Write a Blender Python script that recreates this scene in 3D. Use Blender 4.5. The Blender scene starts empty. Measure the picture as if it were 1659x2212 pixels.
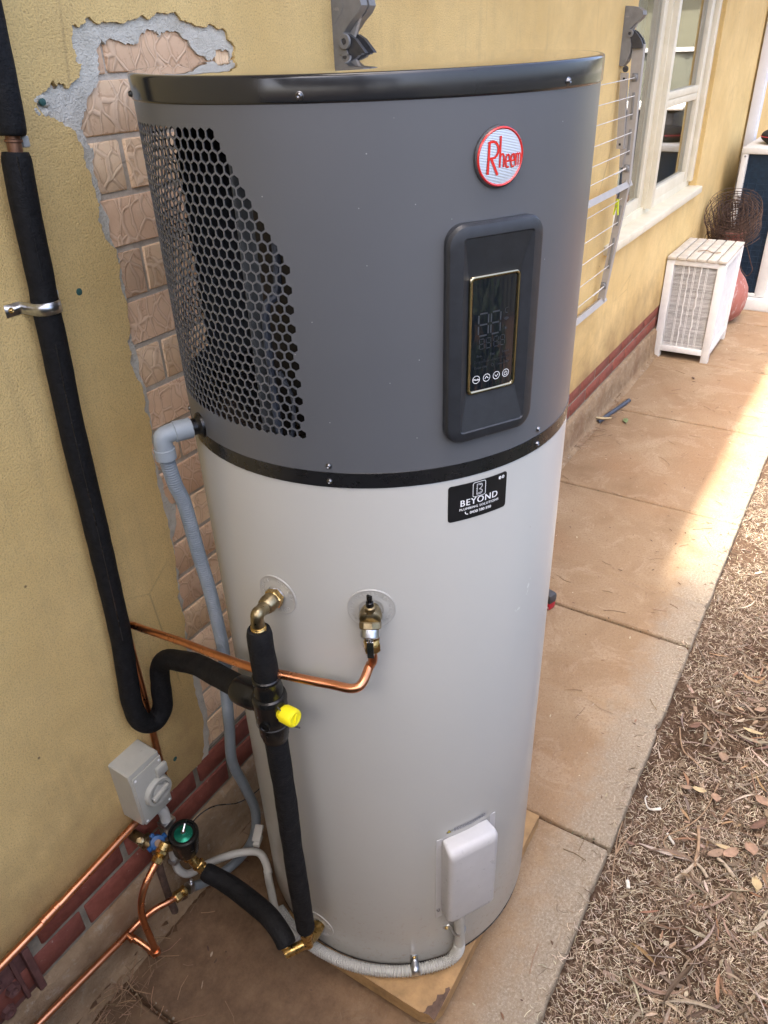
import bpy, bmesh, math, random
from mathutils import Vector, Matrix, noise
from mathutils.geometry import tessellate_polygon, delaunay_2d_cdt
R = math.radians
PI = math.pi
rnd = random.Random(7)
scene = bpy.context.scene
COL = scene.collection

# ------------------------------------------------------------------ camera
cam_d = bpy.data.cameras.new('camera')
cam = bpy.data.objects.new('camera', cam_d)
COL.objects.link(cam)
CM = ((0.52642818, 0.46168582, -0.71394648),
      (-0.84955952, 0.25255622, -0.46310256),
      (-0.03349625, 0.85033026, 0.52518229))
cam.matrix_world = Matrix.Translation((-1.05821, -1.12454, 1.88822)) @ Matrix(CM).to_4x4()
cam_d.sensor_fit = 'HORIZONTAL'
cam_d.sensor_width = 36.0
cam_d.lens = 36.0 * 1628.54 / 1659.0
cam_d.clip_start = 0.02
cam_d.clip_end = 600
scene.camera = cam

# ------------------------------------------------------------------ sky, sun, exposure
SUN_EL = 64.0
SX, SY = 0.478, -0.096          # shadow shift on the ground per metre of height
world = bpy.data.worlds.new('World')
scene.world = world
world.use_nodes = True
wn = world.node_tree
sky = wn.nodes.new('ShaderNodeTexSky')
sky.sky_type = 'NISHITA'
sky.sun_disc = False
sky.sun_elevation = R(SUN_EL)
sun_dir = Vector((-SX, -SY, 1.0)).normalized()      # towards the sun
sky.sun_rotation = math.atan2(sun_dir.x, sun_dir.y)
sky.air_density = 0.6
sky.dust_density = 6.0
sky.ozone_density = 0.3
bg = wn.nodes['Background']
bg.inputs['Strength'].default_value = 0.15
wn.links.new(sky.outputs[0], bg.inputs['Color'])
sd = bpy.data.lights.new('sun', 'SUN')
sd.energy = 2.0
sd.angle = R(1.4)
sd.color = (1.0, 0.95, 0.87)
sun = bpy.data.objects.new('sun', sd)
COL.objects.link(sun)
sun.rotation_euler = sun_dir.to_track_quat('Z', 'Y').to_euler()
scene.view_settings.view_transform = 'Standard'
scene.view_settings.look = 'None'
scene.view_settings.exposure = 2.8
scene.view_settings.gamma = 1.0
scene.view_settings.use_curve_mapping = False
scene.cycles.max_bounces = 10
scene.cycles.diffuse_bounces = 5
scene.cycles.glossy_bounces = 5

# ------------------------------------------------------------------ tank constants
TX, TY, TR = 0.0, -0.43795, 0.33
def cyl(deg, z, r=TR):
    a = R(deg)
    return Vector((TX + r * math.cos(a), TY + r * math.sin(a), z))

# ------------------------------------------------------------------ materials
def srgb(c):
    return tuple(((v / 255.0) / 12.92 if v / 255.0 <= 0.04045 else ((v / 255.0 + 0.055) / 1.055) ** 2.4) for v in c)

class NT:
    def __init__(s, name):
        s.m = bpy.data.materials.new(name)
        s.m.use_nodes = True
        s.t = s.m.node_tree
        s.b = s.t.nodes['Principled BSDF']
        s.co = None
    def n(s, typ, **kw):
        x = s.t.nodes.new(typ)
        for k, v in kw.items():
            if hasattr(x, k):
                setattr(x, k, v)
        return x
    def l(s, a, b):
        s.t.links.new(a, b)
    def coord(s, kind='Object'):
        if s.co is None:
            s.co = s.n('ShaderNodeTexCoord')
        return s.co.outputs[kind]
    def mapping(s, scale=(1, 1, 1), kind='Object', rot=(0, 0, 0), loc=(0, 0, 0)):
        m = s.n('ShaderNodeMapping')
        m.inputs['Scale'].default_value = scale
        m.inputs['Rotation'].default_value = rot
        m.inputs['Location'].default_value = loc
        s.l(s.coord(kind), m.inputs['Vector'])
        return m.outputs[0]
    def noise(s, scale, detail=4, rough=0.55, vec=None, dist=0.0):
        x = s.n('ShaderNodeTexNoise')
        x.inputs['Scale'].default_value = scale
        x.inputs['Detail'].default_value = detail
        x.inputs['Roughness'].default_value = rough
        x.inputs['Distortion'].default_value = dist
        s.l(vec if vec is not None else s.coord(), x.inputs['Vector'])
        return x.outputs['Fac']
    def voronoi(s, scale, feature='DISTANCE_TO_EDGE', vec=None, out='Distance', rand=1.0):
        x = s.n('ShaderNodeTexVoronoi')
        x.feature = feature
        x.inputs['Scale'].default_value = scale
        x.inputs['Randomness'].default_value = rand
        s.l(vec if vec is not None else s.coord(), x.inputs['Vector'])
        return x.outputs[out]
    def ramp(s, fac, stops, interp='LINEAR'):
        x = s.n('ShaderNodeValToRGB')
        e = x.color_ramp.elements
        x.color_ramp.interpolation = interp
        while len(e) < len(stops):
            e.new(0.5)
        for i, (p, c) in enumerate(stops):
            e[i].position = p
            e[i].color = (c[0], c[1], c[2], 1) if hasattr(c, '__len__') else (c, c, c, 1)
        s.l(fac, x.inputs[0])
        return x.outputs[0]
    def mix(s, fac, a, b, mode='MIX'):
        x = s.n('ShaderNodeMix')
        x.data_type = 'RGBA'
        x.blend_type = mode
        for sock, v in ((x.inputs[0], fac), (x.inputs[6], a), (x.inputs[7], b)):
            if hasattr(v, 'links') or hasattr(v, 'is_output'):
                s.l(v, sock)
            elif isinstance(v, (int, float)):
                sock.default_value = v
            else:
                sock.default_value = (v[0], v[1], v[2], 1)
        return x.outputs[2]
    def math(s, op, a, b=None, c=None, clamp=False):
        x = s.n('ShaderNodeMath')
        x.operation = op
        x.use_clamp = clamp
        for i, v in enumerate((a, b, c)):
            if v is None:
                continue
            if hasattr(v, 'is_output'):
                s.l(v, x.inputs[i])
            else:
                x.inputs[i].default_value = v
        return x.outputs[0]
    def sep(s, v=None):
        x = s.n('ShaderNodeSeparateXYZ')
        s.l(v if v is not None else s.coord(), x.inputs[0])
        return x.outputs
    def bump(s, h, strength=0.5, dist=0.002, prev=None):
        x = s.n('ShaderNodeBump')
        x.inputs['Strength'].default_value = strength
        x.inputs['Distance'].default_value = dist
        s.l(h, x.inputs['Height'])
        if prev is not None:
            s.l(prev, x.inputs['Normal'])
        s.l(x.outputs[0], s.b.inputs['Normal'])
        return x.outputs[0]
    def set(s, **kw):
        for k, v in kw.items():
            sock = s.b.inputs[{'color': 'Base Color', 'rough': 'Roughness', 'metal': 'Metallic', 'coat': 'Coat Weight',
                               'coatr': 'Coat Roughness', 'spec': 'Specular IOR Level', 'trans': 'Transmission Weight', 'ior': 'IOR', 'emit': 'Emission Color', 'emits': 'Emission Strength'}[k]]
            if hasattr(v, 'is_output'):
                s.l(v, sock)
            elif hasattr(v, '__len__'):
                sock.default_value = (v[0], v[1], v[2], 1)
            else:
                sock.default_value = v
        return s

M = {}
def simple(name, col, rough=0.5, metal=0.0, var=0.15, vscale=18.0, bump=0.0, bscale=200.0, bdist=0.001, coat=0.0, spec=0.5, rvar=0.03):
    t = NT(name)
    f = t.noise(vscale, 5, 0.6)
    lo = tuple(max(0, c * (1 - var)) for c in col)
    hi = tuple(min(1, c * (1 + var)) for c in col)
    t.set(color=t.ramp(f, [(0.3, lo), (0.7, hi)]), metal=metal, coat=coat, spec=spec)
    f2 = t.noise(vscale * 2.3, 4, 0.6)
    t.set(rough=t.ramp(f2, [(0.3, max(0.02, rough - rvar)), (0.7, min(1, rough + rvar))]))
    if bump > 0:
        t.bump(t.noise(bscale, 4, 0.6), bump, bdist)
    M[name] = t.m
    return t

# painted render on the wall
t = NT('stucco_paint')
big = t.noise(2.2, 5, 0.6)
mid = t.noise(14, 5, 0.65)
fine = t.noise(330, 3, 0.6)
c = t.ramp(big, [(0.3, (0.70, 0.485, 0.185)), (0.7, (0.87, 0.640, 0.275))])
c = t.mix(t.ramp(mid, [(0.45, 0.0), (0.75, 0.30)]), c, (0.50, 0.36, 0.17))
c = t.mix(t.ramp(fine, [(0.33, 0.62), (0.52, 0.0)]), c, (0.44, 0.29, 0.13))
strk = t.noise(5.0, 4, 0.6, vec=t.mapping((6.0, 1.0, 0.5)))
c = t.mix(t.ramp(strk, [(0.54, 0.0), (0.78, 0.28)]), c, (0.42, 0.30, 0.15))
spk = t.voronoi(7.0, 'F1')
c = t.mix(t.ramp(spk, [(0.022, 1.0), (0.034, 0.0)]), c, (0.10, 0.06, 0.03))
t.set(color=c, rough=0.85, spec=0.3)
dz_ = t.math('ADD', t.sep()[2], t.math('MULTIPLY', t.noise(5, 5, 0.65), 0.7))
c = t.mix(t.ramp(dz_, [(0.58, 0.92), (1.25, 0.0)]), c, (0.29, 0.185, 0.08))          # low wall darkened in the colour to stand in for shade
crk = t.voronoi(1.6, vec=t.mapping((1, 1, 1), loc=(0.3, 0.1, 0.7)))
c = t.mix(t.math('MULTIPLY', t.ramp(crk, [(0.0, 1.0), (0.004, 0.0)]), t.ramp(t.noise(2.5, 3), [(0.5, 0.0), (0.62, 0.5)])), c, (0.25, 0.16, 0.08))
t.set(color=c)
h = t.math('ADD', t.math('MULTIPLY', fine, 1.0), t.math('MULTIPLY', t.noise(150, 3), 0.5))
t.bump(h, 1.0, 0.0030)
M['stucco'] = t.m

# grey undercoat of cement
t = NT('cement_undercoat')
c = t.ramp(t.noise(30, 6, 0.7), [(0.3, (0.52, 0.485, 0.395)), (0.7, (0.70, 0.66, 0.56))])
c = t.mix(t.ramp(t.noise(9, 4), [(0.5, 0), (0.8, 0.5)]), c, (0.34, 0.29, 0.21))
t.set(color=c, rough=0.95, spec=0.2)
t.bump(t.math('ADD', t.noise(300, 3), t.noise(70, 5, 0.7)), 0.9, 0.004)
M['undercoat'] = t.m

# salmon bark-textured bricks
t = NT('salmon_brick')
oi = t.n('ShaderNodeObjectInfo')
vec = t.n('ShaderNodeVectorMath'); vec.operation = 'ADD'
comb = t.n('ShaderNodeCombineXYZ')
t.l(t.math('MULTIPLY', oi.outputs['Random'], 37.0), comb.inputs[0])
t.l(t.math('MULTIPLY', oi.outputs['Random'], 11.0), comb.inputs[2])
wob = t.n('ShaderNodeTexNoise'); wob.inputs['Scale'].default_value = 16
t.l(t.coord(), wob.inputs['Vector'])
wadd = t.n('ShaderNodeVectorMath'); wadd.operation = 'SCALE'; wadd.inputs['Scale'].default_value = 0.035
t.l(wob.outputs['Color'], wadd.inputs[0])
v0 = t.n('ShaderNodeVectorMath'); v0.operation = 'ADD'
t.l(t.coord(), v0.inputs[0]); t.l(wadd.outputs[0], v0.inputs[1])
t.l(v0.outputs[0], vec.inputs[0]); t.l(comb.outputs[0], vec.inputs[1])
vm = t.n('ShaderNodeMapping'); vm.inputs['Scale'].default_value = (1.15, 0.3, 0.75)
t.l(vec.outputs[0], vm.inputs[0])
ed = t.voronoi(33, vec=vm.outputs[0])
ridge = t.ramp(ed, [(0.0, 1.0), (0.03, 0.8), (0.075, 0.0)], 'EASE')
c = t.ramp(t.noise(25, 5, 0.65), [(0.3, (0.83, 0.57, 0.325)), (0.7, (0.95, 0.71, 0.45))])
c = t.mix(t.math('MULTIPLY', oi.outputs['Random'], 0.55), c, (0.74, 0.45, 0.29))
c = t.mix(t.math('MULTIPLY', ridge, 0.40), c, (0.86, 0.64, 0.44))
c = t.mix(t.ramp(ed, [(0.06, 0.0), (0.085, 0.40), (0.13, 0.0)]), c, (0.42, 0.22, 0.12))
c = t.mix(t.ramp(t.noise(60, 4, 0.7), [(0.60, 0.0), (0.72, 0.55)]), c, (0.40, 0.16, 0.07))
t.set(color=c, rough=0.8, spec=0.3)
h = t.math('ADD', t.math('MULTIPLY', ridge, 1.0), t.math('MULTIPLY', t.noise(140, 5, 0.7), 0.55))
t.bump(h, 0.6, 0.0023)
M['salmon'] = t.m

# red plinth bricks
t = NT('red_brick')
oi = t.n('ShaderNodeObjectInfo')
c = t.ramp(t.noise(35, 5, 0.65), [(0.3, (0.165, 0.042, 0.026)), (0.7, (0.275, 0.083, 0.054))])
c = t.mix(t.math('MULTIPLY', oi.outputs['Random'], 0.5), c, (0.20, 0.07, 0.05))
c = t.mix(t.ramp(t.noise(90, 4, 0.7), [(0.66, 0.0), (0.75, 0.6)]), c, (0.42, 0.33, 0.27))
t.set(color=c, rough=0.8, spec=0.3)
t.bump(t.noise(150, 4), 0.5, 0.002)
M['redbrick'] = t.m

t = NT('mortar')
c = t.ramp(t.noise(50, 5, 0.65), [(0.3, (0.43, 0.37, 0.285)), (0.7, (0.60, 0.525, 0.42))])
t.set(color=c, rough=0.95, spec=0.2)
t.bump(t.noise(220, 4), 0.9, 0.003)
M['mortar'] = t.m

t = NT('footing_concrete')
c = t.ramp(t.noise(12, 6, 0.7), [(0.3, (0.20, 0.13, 0.072)), (0.7, (0.35, 0.25, 0.15))])
c = t.mix(t.ramp(t.noise(45, 5, 0.7), [(0.55, 0), (0.75, 0.6)]), c, (0.42, 0.38, 0.31))
c = t.mix(t.ramp(t.noise(5, 4), [(0.5, 0), (0.7, 0.6)]), c, (0.20, 0.11, 0.06))
t.set(color=c, rough=0.95, spec=0.2)
t.bump(t.noise(60, 6, 0.7), 0.9, 0.006)
M['footing'] = t.m

# path slabs: tan washed concrete, worn to grey along the garden edge
t = NT('path_concrete')
c = t.ramp(t.noise(3.2, 6, 0.65, dist=0.6), [(0.28, (0.21, 0.131, 0.068)), (0.5, (0.265, 0.178, 0.100)), (0.72, (0.32, 0.23, 0.139))])
c = t.mix(t.ramp(t.noise(1.5, 4, 0.5, vec=t.mapping((1, 1, 1), loc=(3.1, 1.7, 0))), [(0.48, 0), (0.66, 0.6)]), c, (0.27, 0.155, 0.078))
sw = t.noise(6, 6, 0.65, dist=1.1, vec=t.mapping((1, 1, 1), loc=(7, 2, 0)))
c = t.mix(t.ramp(sw, [(0.54, 0), (0.62, 0.28), (0.75, 0.1)]), c, (0.42, 0.32, 0.215))
c = t.mix(t.ramp(t.noise(110, 3, 0.7), [(0.35, 0.55), (0.5, 0)]), c, (0.20, 0.12, 0.065))
c = t.mix(t.ramp(t.noise(170, 3, 0.7), [(0.60, 0), (0.74, 0.5)]), c, (0.48, 0.39, 0.285))
xyz = t.sep()
edge = t.math('SUBTRACT', t.math('MULTIPLY', xyz[1], -1.0), t.math('MULTIPLY', t.noise(14, 5, 0.7), 0.22))
edgef = t.ramp(edge, [(0.645, 0.0), (0.74, 0.70), (0.83, 0.92)])
c = t.mix(edgef, c, t.ramp(t.noise(130, 4, 0.8), [(0.35, (0.19, 0.157, 0.11)), (0.55, (0.29, 0.245, 0.182)), (0.7, (0.43, 0.383, 0.31))]))
c = t.mix(t.ramp(t.noise(24, 3, 0.6), [(0.70, 0), (0.78, 0.5)]), c, (0.16, 0.09, 0.05))
agg = t.voronoi(260, 'F1')
c = t.mix(t.ramp(agg, [(0.16, 0.35), (0.30, 0.0)]), c, t.ramp(t.noise(400, 2), [(0.4, (0.14, 0.10, 0.07)), (0.6, (0.46, 0.40, 0.32))]))
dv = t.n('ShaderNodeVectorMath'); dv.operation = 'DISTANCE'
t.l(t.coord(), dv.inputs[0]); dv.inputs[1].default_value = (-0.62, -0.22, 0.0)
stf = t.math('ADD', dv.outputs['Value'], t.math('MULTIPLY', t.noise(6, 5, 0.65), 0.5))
c = t.mix(t.ramp(stf, [(0.60, 0.86), (0.98, 0.0)]), c, t.ramp(t.noise(18, 5, 0.7), [(0.3, (0.085, 0.048, 0.026)), (0.7, (0.20, 0.125, 0.07))]))  # brown stain on the slabs, also carrying the corner's shade in its colour
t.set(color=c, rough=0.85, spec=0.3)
t.bump(t.math('ADD', t.noise(140, 4, 0.7), t.math('MULTIPLY', t.noise(16, 5, 0.6), 1.2)), 0.55, 0.004)
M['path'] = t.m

t = NT('garden_soil')
c = t.ramp(t.noise(9, 6, 0.7), [(0.3, (0.045, 0.027, 0.017)), (0.7, (0.115, 0.070, 0.043))])
c = t.mix(t.ramp(t.noise(120, 4, 0.8), [(0.45, 0), (0.65, 0.6)]), c, (0.19, 0.125, 0.08))
t.set(color=c, rough=1.0, spec=0.1)
t.bump(t.noise(90, 6, 0.8), 1.0, 0.012)
M['soil'] = t.m

t = NT('dark_dirt')
c = t.ramp(t.noise(40, 6, 0.7), [(0.3, (0.075, 0.043, 0.024)), (0.7, (0.19, 0.11, 0.06))])
t.set(color=c, rough=1.0, spec=0.1)
t.bump(t.noise(90, 6, 0.8), 1.0, 0.01)
M['dirt'] = t.m

# per-face coloured dry litter
t = NT('dry_litter')
at = t.n('ShaderNodeAttribute'); at.attribute_name = 'tint'
t.set(color=t.mix(t.ramp(t.noise(160, 3), [(0.4, 0), (0.8, 0.4)]), at.outputs['Color'], (0.12, 0.07, 0.04)), rough=0.8, spec=0.3)
M['litter'] = t.m

# tank paints
t = NT('charcoal_satin_paint')
c = t.ramp(t.noise(3, 3), [(0.3, (0.108, 0.112, 0.119)), (0.7, (0.118, 0.122, 0.130))])
spk = t.voronoi(38.0, 'F1')
c = t.mix(t.ramp(spk, [(0.020, 0.8), (0.032, 0.0)]), c, (0.5, 0.5, 0.5))
t.set(color=c, metal=0.12, spec=0.5)
t.set(rough=t.ramp(t.noise(4, 6, 0.7, dist=0.8), [(0.35, 0.34), (0.62, 0.37), (0.75, 0.42)]))
t.bump(t.noise(6, 2), 0.06, 0.004)
M['charcoal'] = t.m
t = NT('cream_gloss_paint')
c = t.ramp(t.noise(2.5, 3), [(0.3, (0.392, 0.385, 0.352)), (0.7, (0.410, 0.403, 0.370))])
spk = t.voronoi(16.0, 'F1')
c = t.mix(t.ramp(spk, [(0.010, 0.6), (0.018, 0.0)]), c, (0.18, 0.16, 0.14))
zz = t.sep()[2]
spl = t.math('MULTIPLY', t.ramp(t.noise(85, 5, 0.75), [(0.56, 0.0), (0.68, 1.0)]), t.ramp(t.math('ADD', zz, t.math('MULTIPLY', t.noise(7, 4), 0.35)), [(0.26, 0.55), (0.60, 0.0)]))
c = t.mix(spl, c, (0.26, 0.20, 0.14))
t.set(color=c, spec=0.5)
sm = t.noise(3.5, 6, 0.7, dist=0.8)
t.set(rough=t.ramp(sm, [(0.35, 0.225), (0.62, 0.25), (0.75, 0.285)]))
t.bump(t.noise(5, 2), 0.05, 0.004)
M['cream'] = t.m
t = NT('black_lid_gloss')
t.set(color=(0.016, 0.017, 0.019), rough=t.ramp(t.noise(25, 5, 0.7), [(0.3, 0.10), (0.7, 0.20)]), spec=0.6)
t.bump(t.noise(4, 2), 0.05, 0.004)
M['lid'] = t.m
t = NT('lid_top_gloss')
t.set(color=(0.05, 0.048, 0.043), rough=t.ramp(t.noise(12, 5, 0.7), [(0.3, 0.02), (0.7, 0.06)]), spec=0.9, metal=0.25, coat=1.0, coatr=0.02)
M['lidtop'] = t.m
simple('black_band', (0.012, 0.012, 0.013), 0.28, 0, 0.2, 20, spec=0.5)
simple('panel_plastic', (0.020, 0.022, 0.026), 0.42, 0, 0.2, 60, 0.25, 900, 0.0006)
t = NT('screen_glass')
t.set(color=(0.006, 0.008, 0.012), rough=t.ramp(t.noise(60, 5, 0.8), [(0.45, 0.04), (0.75, 0.16)]), spec=0.5, coat=0.3)
M['screen'] = t.m
simple('gold_chrome', (0.40, 0.345, 0.235), 0.16, 1.0, 0.1, 40)
simple('chrome', (0.75, 0.75, 0.76), 0.18, 1.0, 0.1, 40)
simple('galvanised_steel', (0.55, 0.57, 0.60), 0.32, 1.0, 0.25, 60)
simple('screw_steel', (0.22, 0.22, 0.225), 0.3, 1.0, 0.25, 300)
simple('black_screw', (0.05, 0.05, 0.05), 0.25, 0.6, 0.2, 300)
simple('white_print', (0.82, 0.82, 0.80), 0.6, 0, 0.03)
simple('grey_print', (0.034, 0.038, 0.044), 0.5, 0, 0.1)
simple('sticker_black', (0.010, 0.010, 0.011), 0.35, 0, 0.2, 20)
simple('badge_red', (0.62, 0.025, 0.020), 0.28, 0.0, 0.08, 30, coat=0.6)
t = NT('badge_silver')
wv = t.n('ShaderNodeTexWave'); wv.wave_type = 'BANDS'; wv.bands_direction = 'Z'; wv.inputs['Scale'].default_value = 190
t.l(t.coord(), wv.inputs['Vector'])
t.set(color=(0.74, 0.76, 0.78), metal=0.9, rough=0.28)
t.bump(wv.outputs['Fac'], 0.35, 0.0006)
M['badge_silver'] = t.m
t = NT('brass')
c = t.ramp(t.noise(50, 5, 0.6), [(0.3, (0.44, 0.29, 0.10)), (0.7, (0.66, 0.47, 0.19))])
t.set(color=c, metal=1.0, rough=t.ramp(t.noise(90, 4), [(0.3, 0.2), (0.7, 0.38)]))
t.bump(t.noise(140, 4), 0.15, 0.001)
M['brass'] = t.m
t = NT('dezincified_brass')
c = t.ramp(t.noise(70, 5, 0.7), [(0.3, (0.20, 0.155, 0.085)), (0.7, (0.46, 0.38, 0.23))])
t.set(color=c, metal=1.0, rough=t.ramp(t.noise(90, 4), [(0.3, 0.24), (0.7, 0.45)]))
t.bump(t.noise(160, 4), 0.2, 0.001)
M['oldbrass'] = t.m
t = NT('copper')
c = t.ramp(t.noise(22, 6, 0.7), [(0.3, (0.62, 0.25, 0.12)), (0.6, (0.74, 0.33, 0.175)), (0.8, (0.80, 0.42, 0.25))])
t.set(color=c, metal=1.0, rough=t.ramp(t.noise(14, 4, 0.6), [(0.3, 0.24), (0.7, 0.36)]))
t.bump(t.noise(24, 2), 0.04, 0.002)
M['copper'] = t.m
t = NT('black_foam')
t.set(color=t.ramp(t.noise(90, 5, 0.7), [(0.3, (0.006, 0.006, 0.0065)), (0.7, (0.014, 0.014, 0.0145))]), rough=t.ramp(t.noise(30, 4), [(0.3, 0.6), (0.7, 0.8)]), spec=0.18)
hh = t.noise(70, 4, 0.6, vec=t.mapping((1.0, 1.0, 2.2)))
t.bump(t.math('ADD', t.math('MULTIPLY', hh, 1.4), t.noise(420, 3)), 0.55, 0.0025)
M['foam'] = t.m
simple('black_shell', (0.007, 0.007, 0.007), 0.25, 0, 0.2, 30, 0.15, 260, 0.0008, spec=0.4)
simple('yellow_cap', (0.86, 0.74, 0.015), 0.38, 0, 0.06, 20)
t = NT('grey_hose_pvc')
t.set(color=t.ramp(t.noise(20, 4), [(0.3, (0.155, 0.185, 0.205)), (0.7, (0.21, 0.24, 0.26))]), rough=0.4)
M['hose'] = t.m
simple('grey_elbow_pvc', (0.27, 0.30, 0.315), 0.42, 0, 0.08, 30)
simple('light_grey_pvc', (0.40, 0.395, 0.36), 0.42, 0, 0.06, 30)
simple('switch_plastic', (0.41, 0.405, 0.355), 0.38, 0, 0.05, 30, 0.15, 500, 0.0005)
simple('cover_plastic', (0.44, 0.43, 0.42), 0.30, 0, 0.04, 30)
simple('blue_handle', (0.012, 0.07, 0.20), 0.4, 0, 0.1, 30)
simple('green_disc', (0.012, 0.19, 0.12), 0.25, 0.7, 0.15, 60)
simple('ptfe', (0.75, 0.76, 0.78), 0.8, 0, 0.1, 80, 0.6, 300, 0.001)
simple('dull_copper', (0.24, 0.125, 0.075), 0.45, 0.8, 0.3, 60)
simple('black_hole', (0.008, 0.008, 0.009), 0.7, 0, 0.2, 30)
simple('inner_black', (0.010, 0.010, 0.012), 0.6, 0, 0.2, 30)
simple('inner_plate', (0.075, 0.08, 0.083), 0.45, 0.2, 0.2, 12)
simple('wood_board', (0.33, 0.20, 0.085), 0.75, 0, 0.3, 22, 0.7, 90, 0.003)
simple('charred_wood', (0.10, 0.06, 0.04), 0.9, 0, 0.4, 60, 0.8, 120, 0.003)
simple('warning_yellow', (0.78, 0.62, 0.03), 0.5, 0, 0.05)
simple('label_grey', (0.36, 0.36, 0.36), 0.5, 0, 0.05)
simple('line_grey_plastic', (0.20, 0.195, 0.185), 0.55, 0, 0.15, 30, 0.2, 300, 0.001)
simple('line_dark_plastic', (0.045, 0.045, 0.048), 0.5, 0, 0.3, 40, 0.3, 200, 0.001)
simple('line_taupe_steel', (0.36, 0.33, 0.29), 0.5, 0, 0.08, 20)
simple('cord_white', (0.66, 0.63, 0.57), 0.7, 0, 0.1, 30)
simple('peg_yellow', (0.60, 0.68, 0.03), 0.45, 0, 0.08, 30)
t = NT('cream_window_paint')
c = t.ramp(t.noise(8, 5, 0.6), [(0.3, (0.66, 0.59, 0.42)), (0.7, (0.76, 0.69, 0.52))])
c = t.mix(t.ramp(t.noise(60, 4, 0.7), [(0.62, 0), (0.75, 0.6)]), c, (0.40, 0.34, 0.24))
t.set(color=c, rough=0.5)
t.bump(t.noise(60, 4), 0.3, 0.001)
M['winpaint'] = t.m
t = NT('window_glass')
t.set(color=(0.9, 0.93, 0.92), rough=0.0, trans=1.0, ior=1.9, spec=0.5)
M['glass'] = t.m
simple('curtain', (0.40, 0.46, 0.52), 0.9, 0, 0.1, 5)
simple('room_dark', (0.05, 0.055, 0.06), 0.9, 0, 0.3, 2)
simple('hamper_white', (0.74, 0.73, 0.69), 0.5, 0, 0.06, 30)
simple('hamper_shade', (0.10, 0.075, 0.055), 0.95, 0, 0.2, 10)
simple('hamper_top', (0.54, 0.49, 0.40), 0.75, 0, 0.18, 14, 0.3, 120, 0.001)
t = NT('red_terracotta')
c = t.ramp(t.noise(10, 5, 0.7, vec=t.mapping((1, 1, 0.4))), [(0.3, (0.27, 0.085, 0.062)), (0.7, (0.38, 0.145, 0.11))])
c = t.mix(t.ramp(t.noise(14, 5, 0.75, vec=t.mapping((1.6, 1.6, 0.5))), [(0.54, 0), (0.64, 0.75)]), c, (0.50, 0.40, 0.36))
t.set(color=c, rough=0.7)
t.bump(t.noise(50, 5), 0.4, 0.002)
M['terracotta'] = t.m
simple('rusty_wire', (0.085, 0.050, 0.034), 0.75, 0.3, 0.5, 30)
simple('ac_white', (0.62, 0.61, 0.57), 0.5, 0, 0.06, 20)
simple('ac_coil', (0.012, 0.030, 0.055), 0.5, 0.3, 0.3, 40)
simple('downpipe_white', (0.66, 0.66, 0.68), 0.45, 0, 0.05, 10)
simple('black_fabric', (0.012, 0.011, 0.012), 0.9, 0, 0.2, 40, 0.4, 300, 0.001)
simple('tape_red', (0.42, 0.012, 0.03), 0.4, 0, 0.1, 40)
simple('tape_orange', (0.85, 0.22, 0.03), 0.4, 0, 0.1, 40)
simple('dark_conduit', (0.045, 0.055, 0.075), 0.5, 0, 0.2, 40)
simple('fence_steel', (0.15, 0.155, 0.115), 0.55, 0.0, 0.1, 3)
simple('roof_steel', (0.30, 0.30, 0.29), 0.5, 0, 0.1, 3)
simple('soffit_paint', (0.62, 0.58, 0.48), 0.8, 0, 0.06, 5)
simple('gum_bark', (0.30, 0.23, 0.17), 0.9, 0, 0.35, 6, 0.8, 30, 0.01)
simple('gum_leaf', (0.065, 0.095, 0.035), 0.55, 0, 0.35, 3)
simple('shed_yellow', (0.17, 0.165, 0.11), 0.8, 0, 0.1, 3)
simple('bbq_dark', (0.03, 0.03, 0.034), 0.4, 0.3, 0.2, 10)
simple('terracotta_vent', (0.13, 0.055, 0.045), 0.75, 0, 0.3, 40, 0.5, 120, 0.002)
simple('blocker_brown', (0.06, 0.045, 0.035), 0.8, 0, 0.2, 5)
simple('bin_green', (0.012, 0.03, 0.02), 0.5, 0, 0.15, 10)
simple('plinth_mortar', (0.235, 0.205, 0.15), 0.95, 0, 0.3, 30, 0.8, 200, 0.003)
simple('dark_paling', (0.055, 0.038, 0.028), 0.85, 0, 0.35, 6, 0.5, 60, 0.003)
simple('white_litter', (0.60, 0.57, 0.50), 0.6, 0, 0.1, 40)
simple('green_leaf', (0.16, 0.21, 0.09), 0.6, 0, 0.15, 60)
simple('tan_leaf', (0.25, 0.165, 0.105), 0.7, 0, 0.25, 60)
simple('orange_leaf', (0.31, 0.195, 0.125), 0.7, 0, 0.25, 60)
simple('brown_leaf', (0.12, 0.060, 0.032), 0.6, 0, 0.25, 60)
simple('straw_leaf', (0.43, 0.33, 0.18), 0.7, 0, 0.2, 60)
simple('twig_wood', (0.30, 0.20, 0.12), 0.85, 0, 0.3, 60)
simple('bark_pale', (0.36, 0.29, 0.21), 0.85, 0, 0.3, 60)
simple('paint_teal', (0.03, 0.10, 0.085), 0.6, 0, 0.2, 60)

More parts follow.
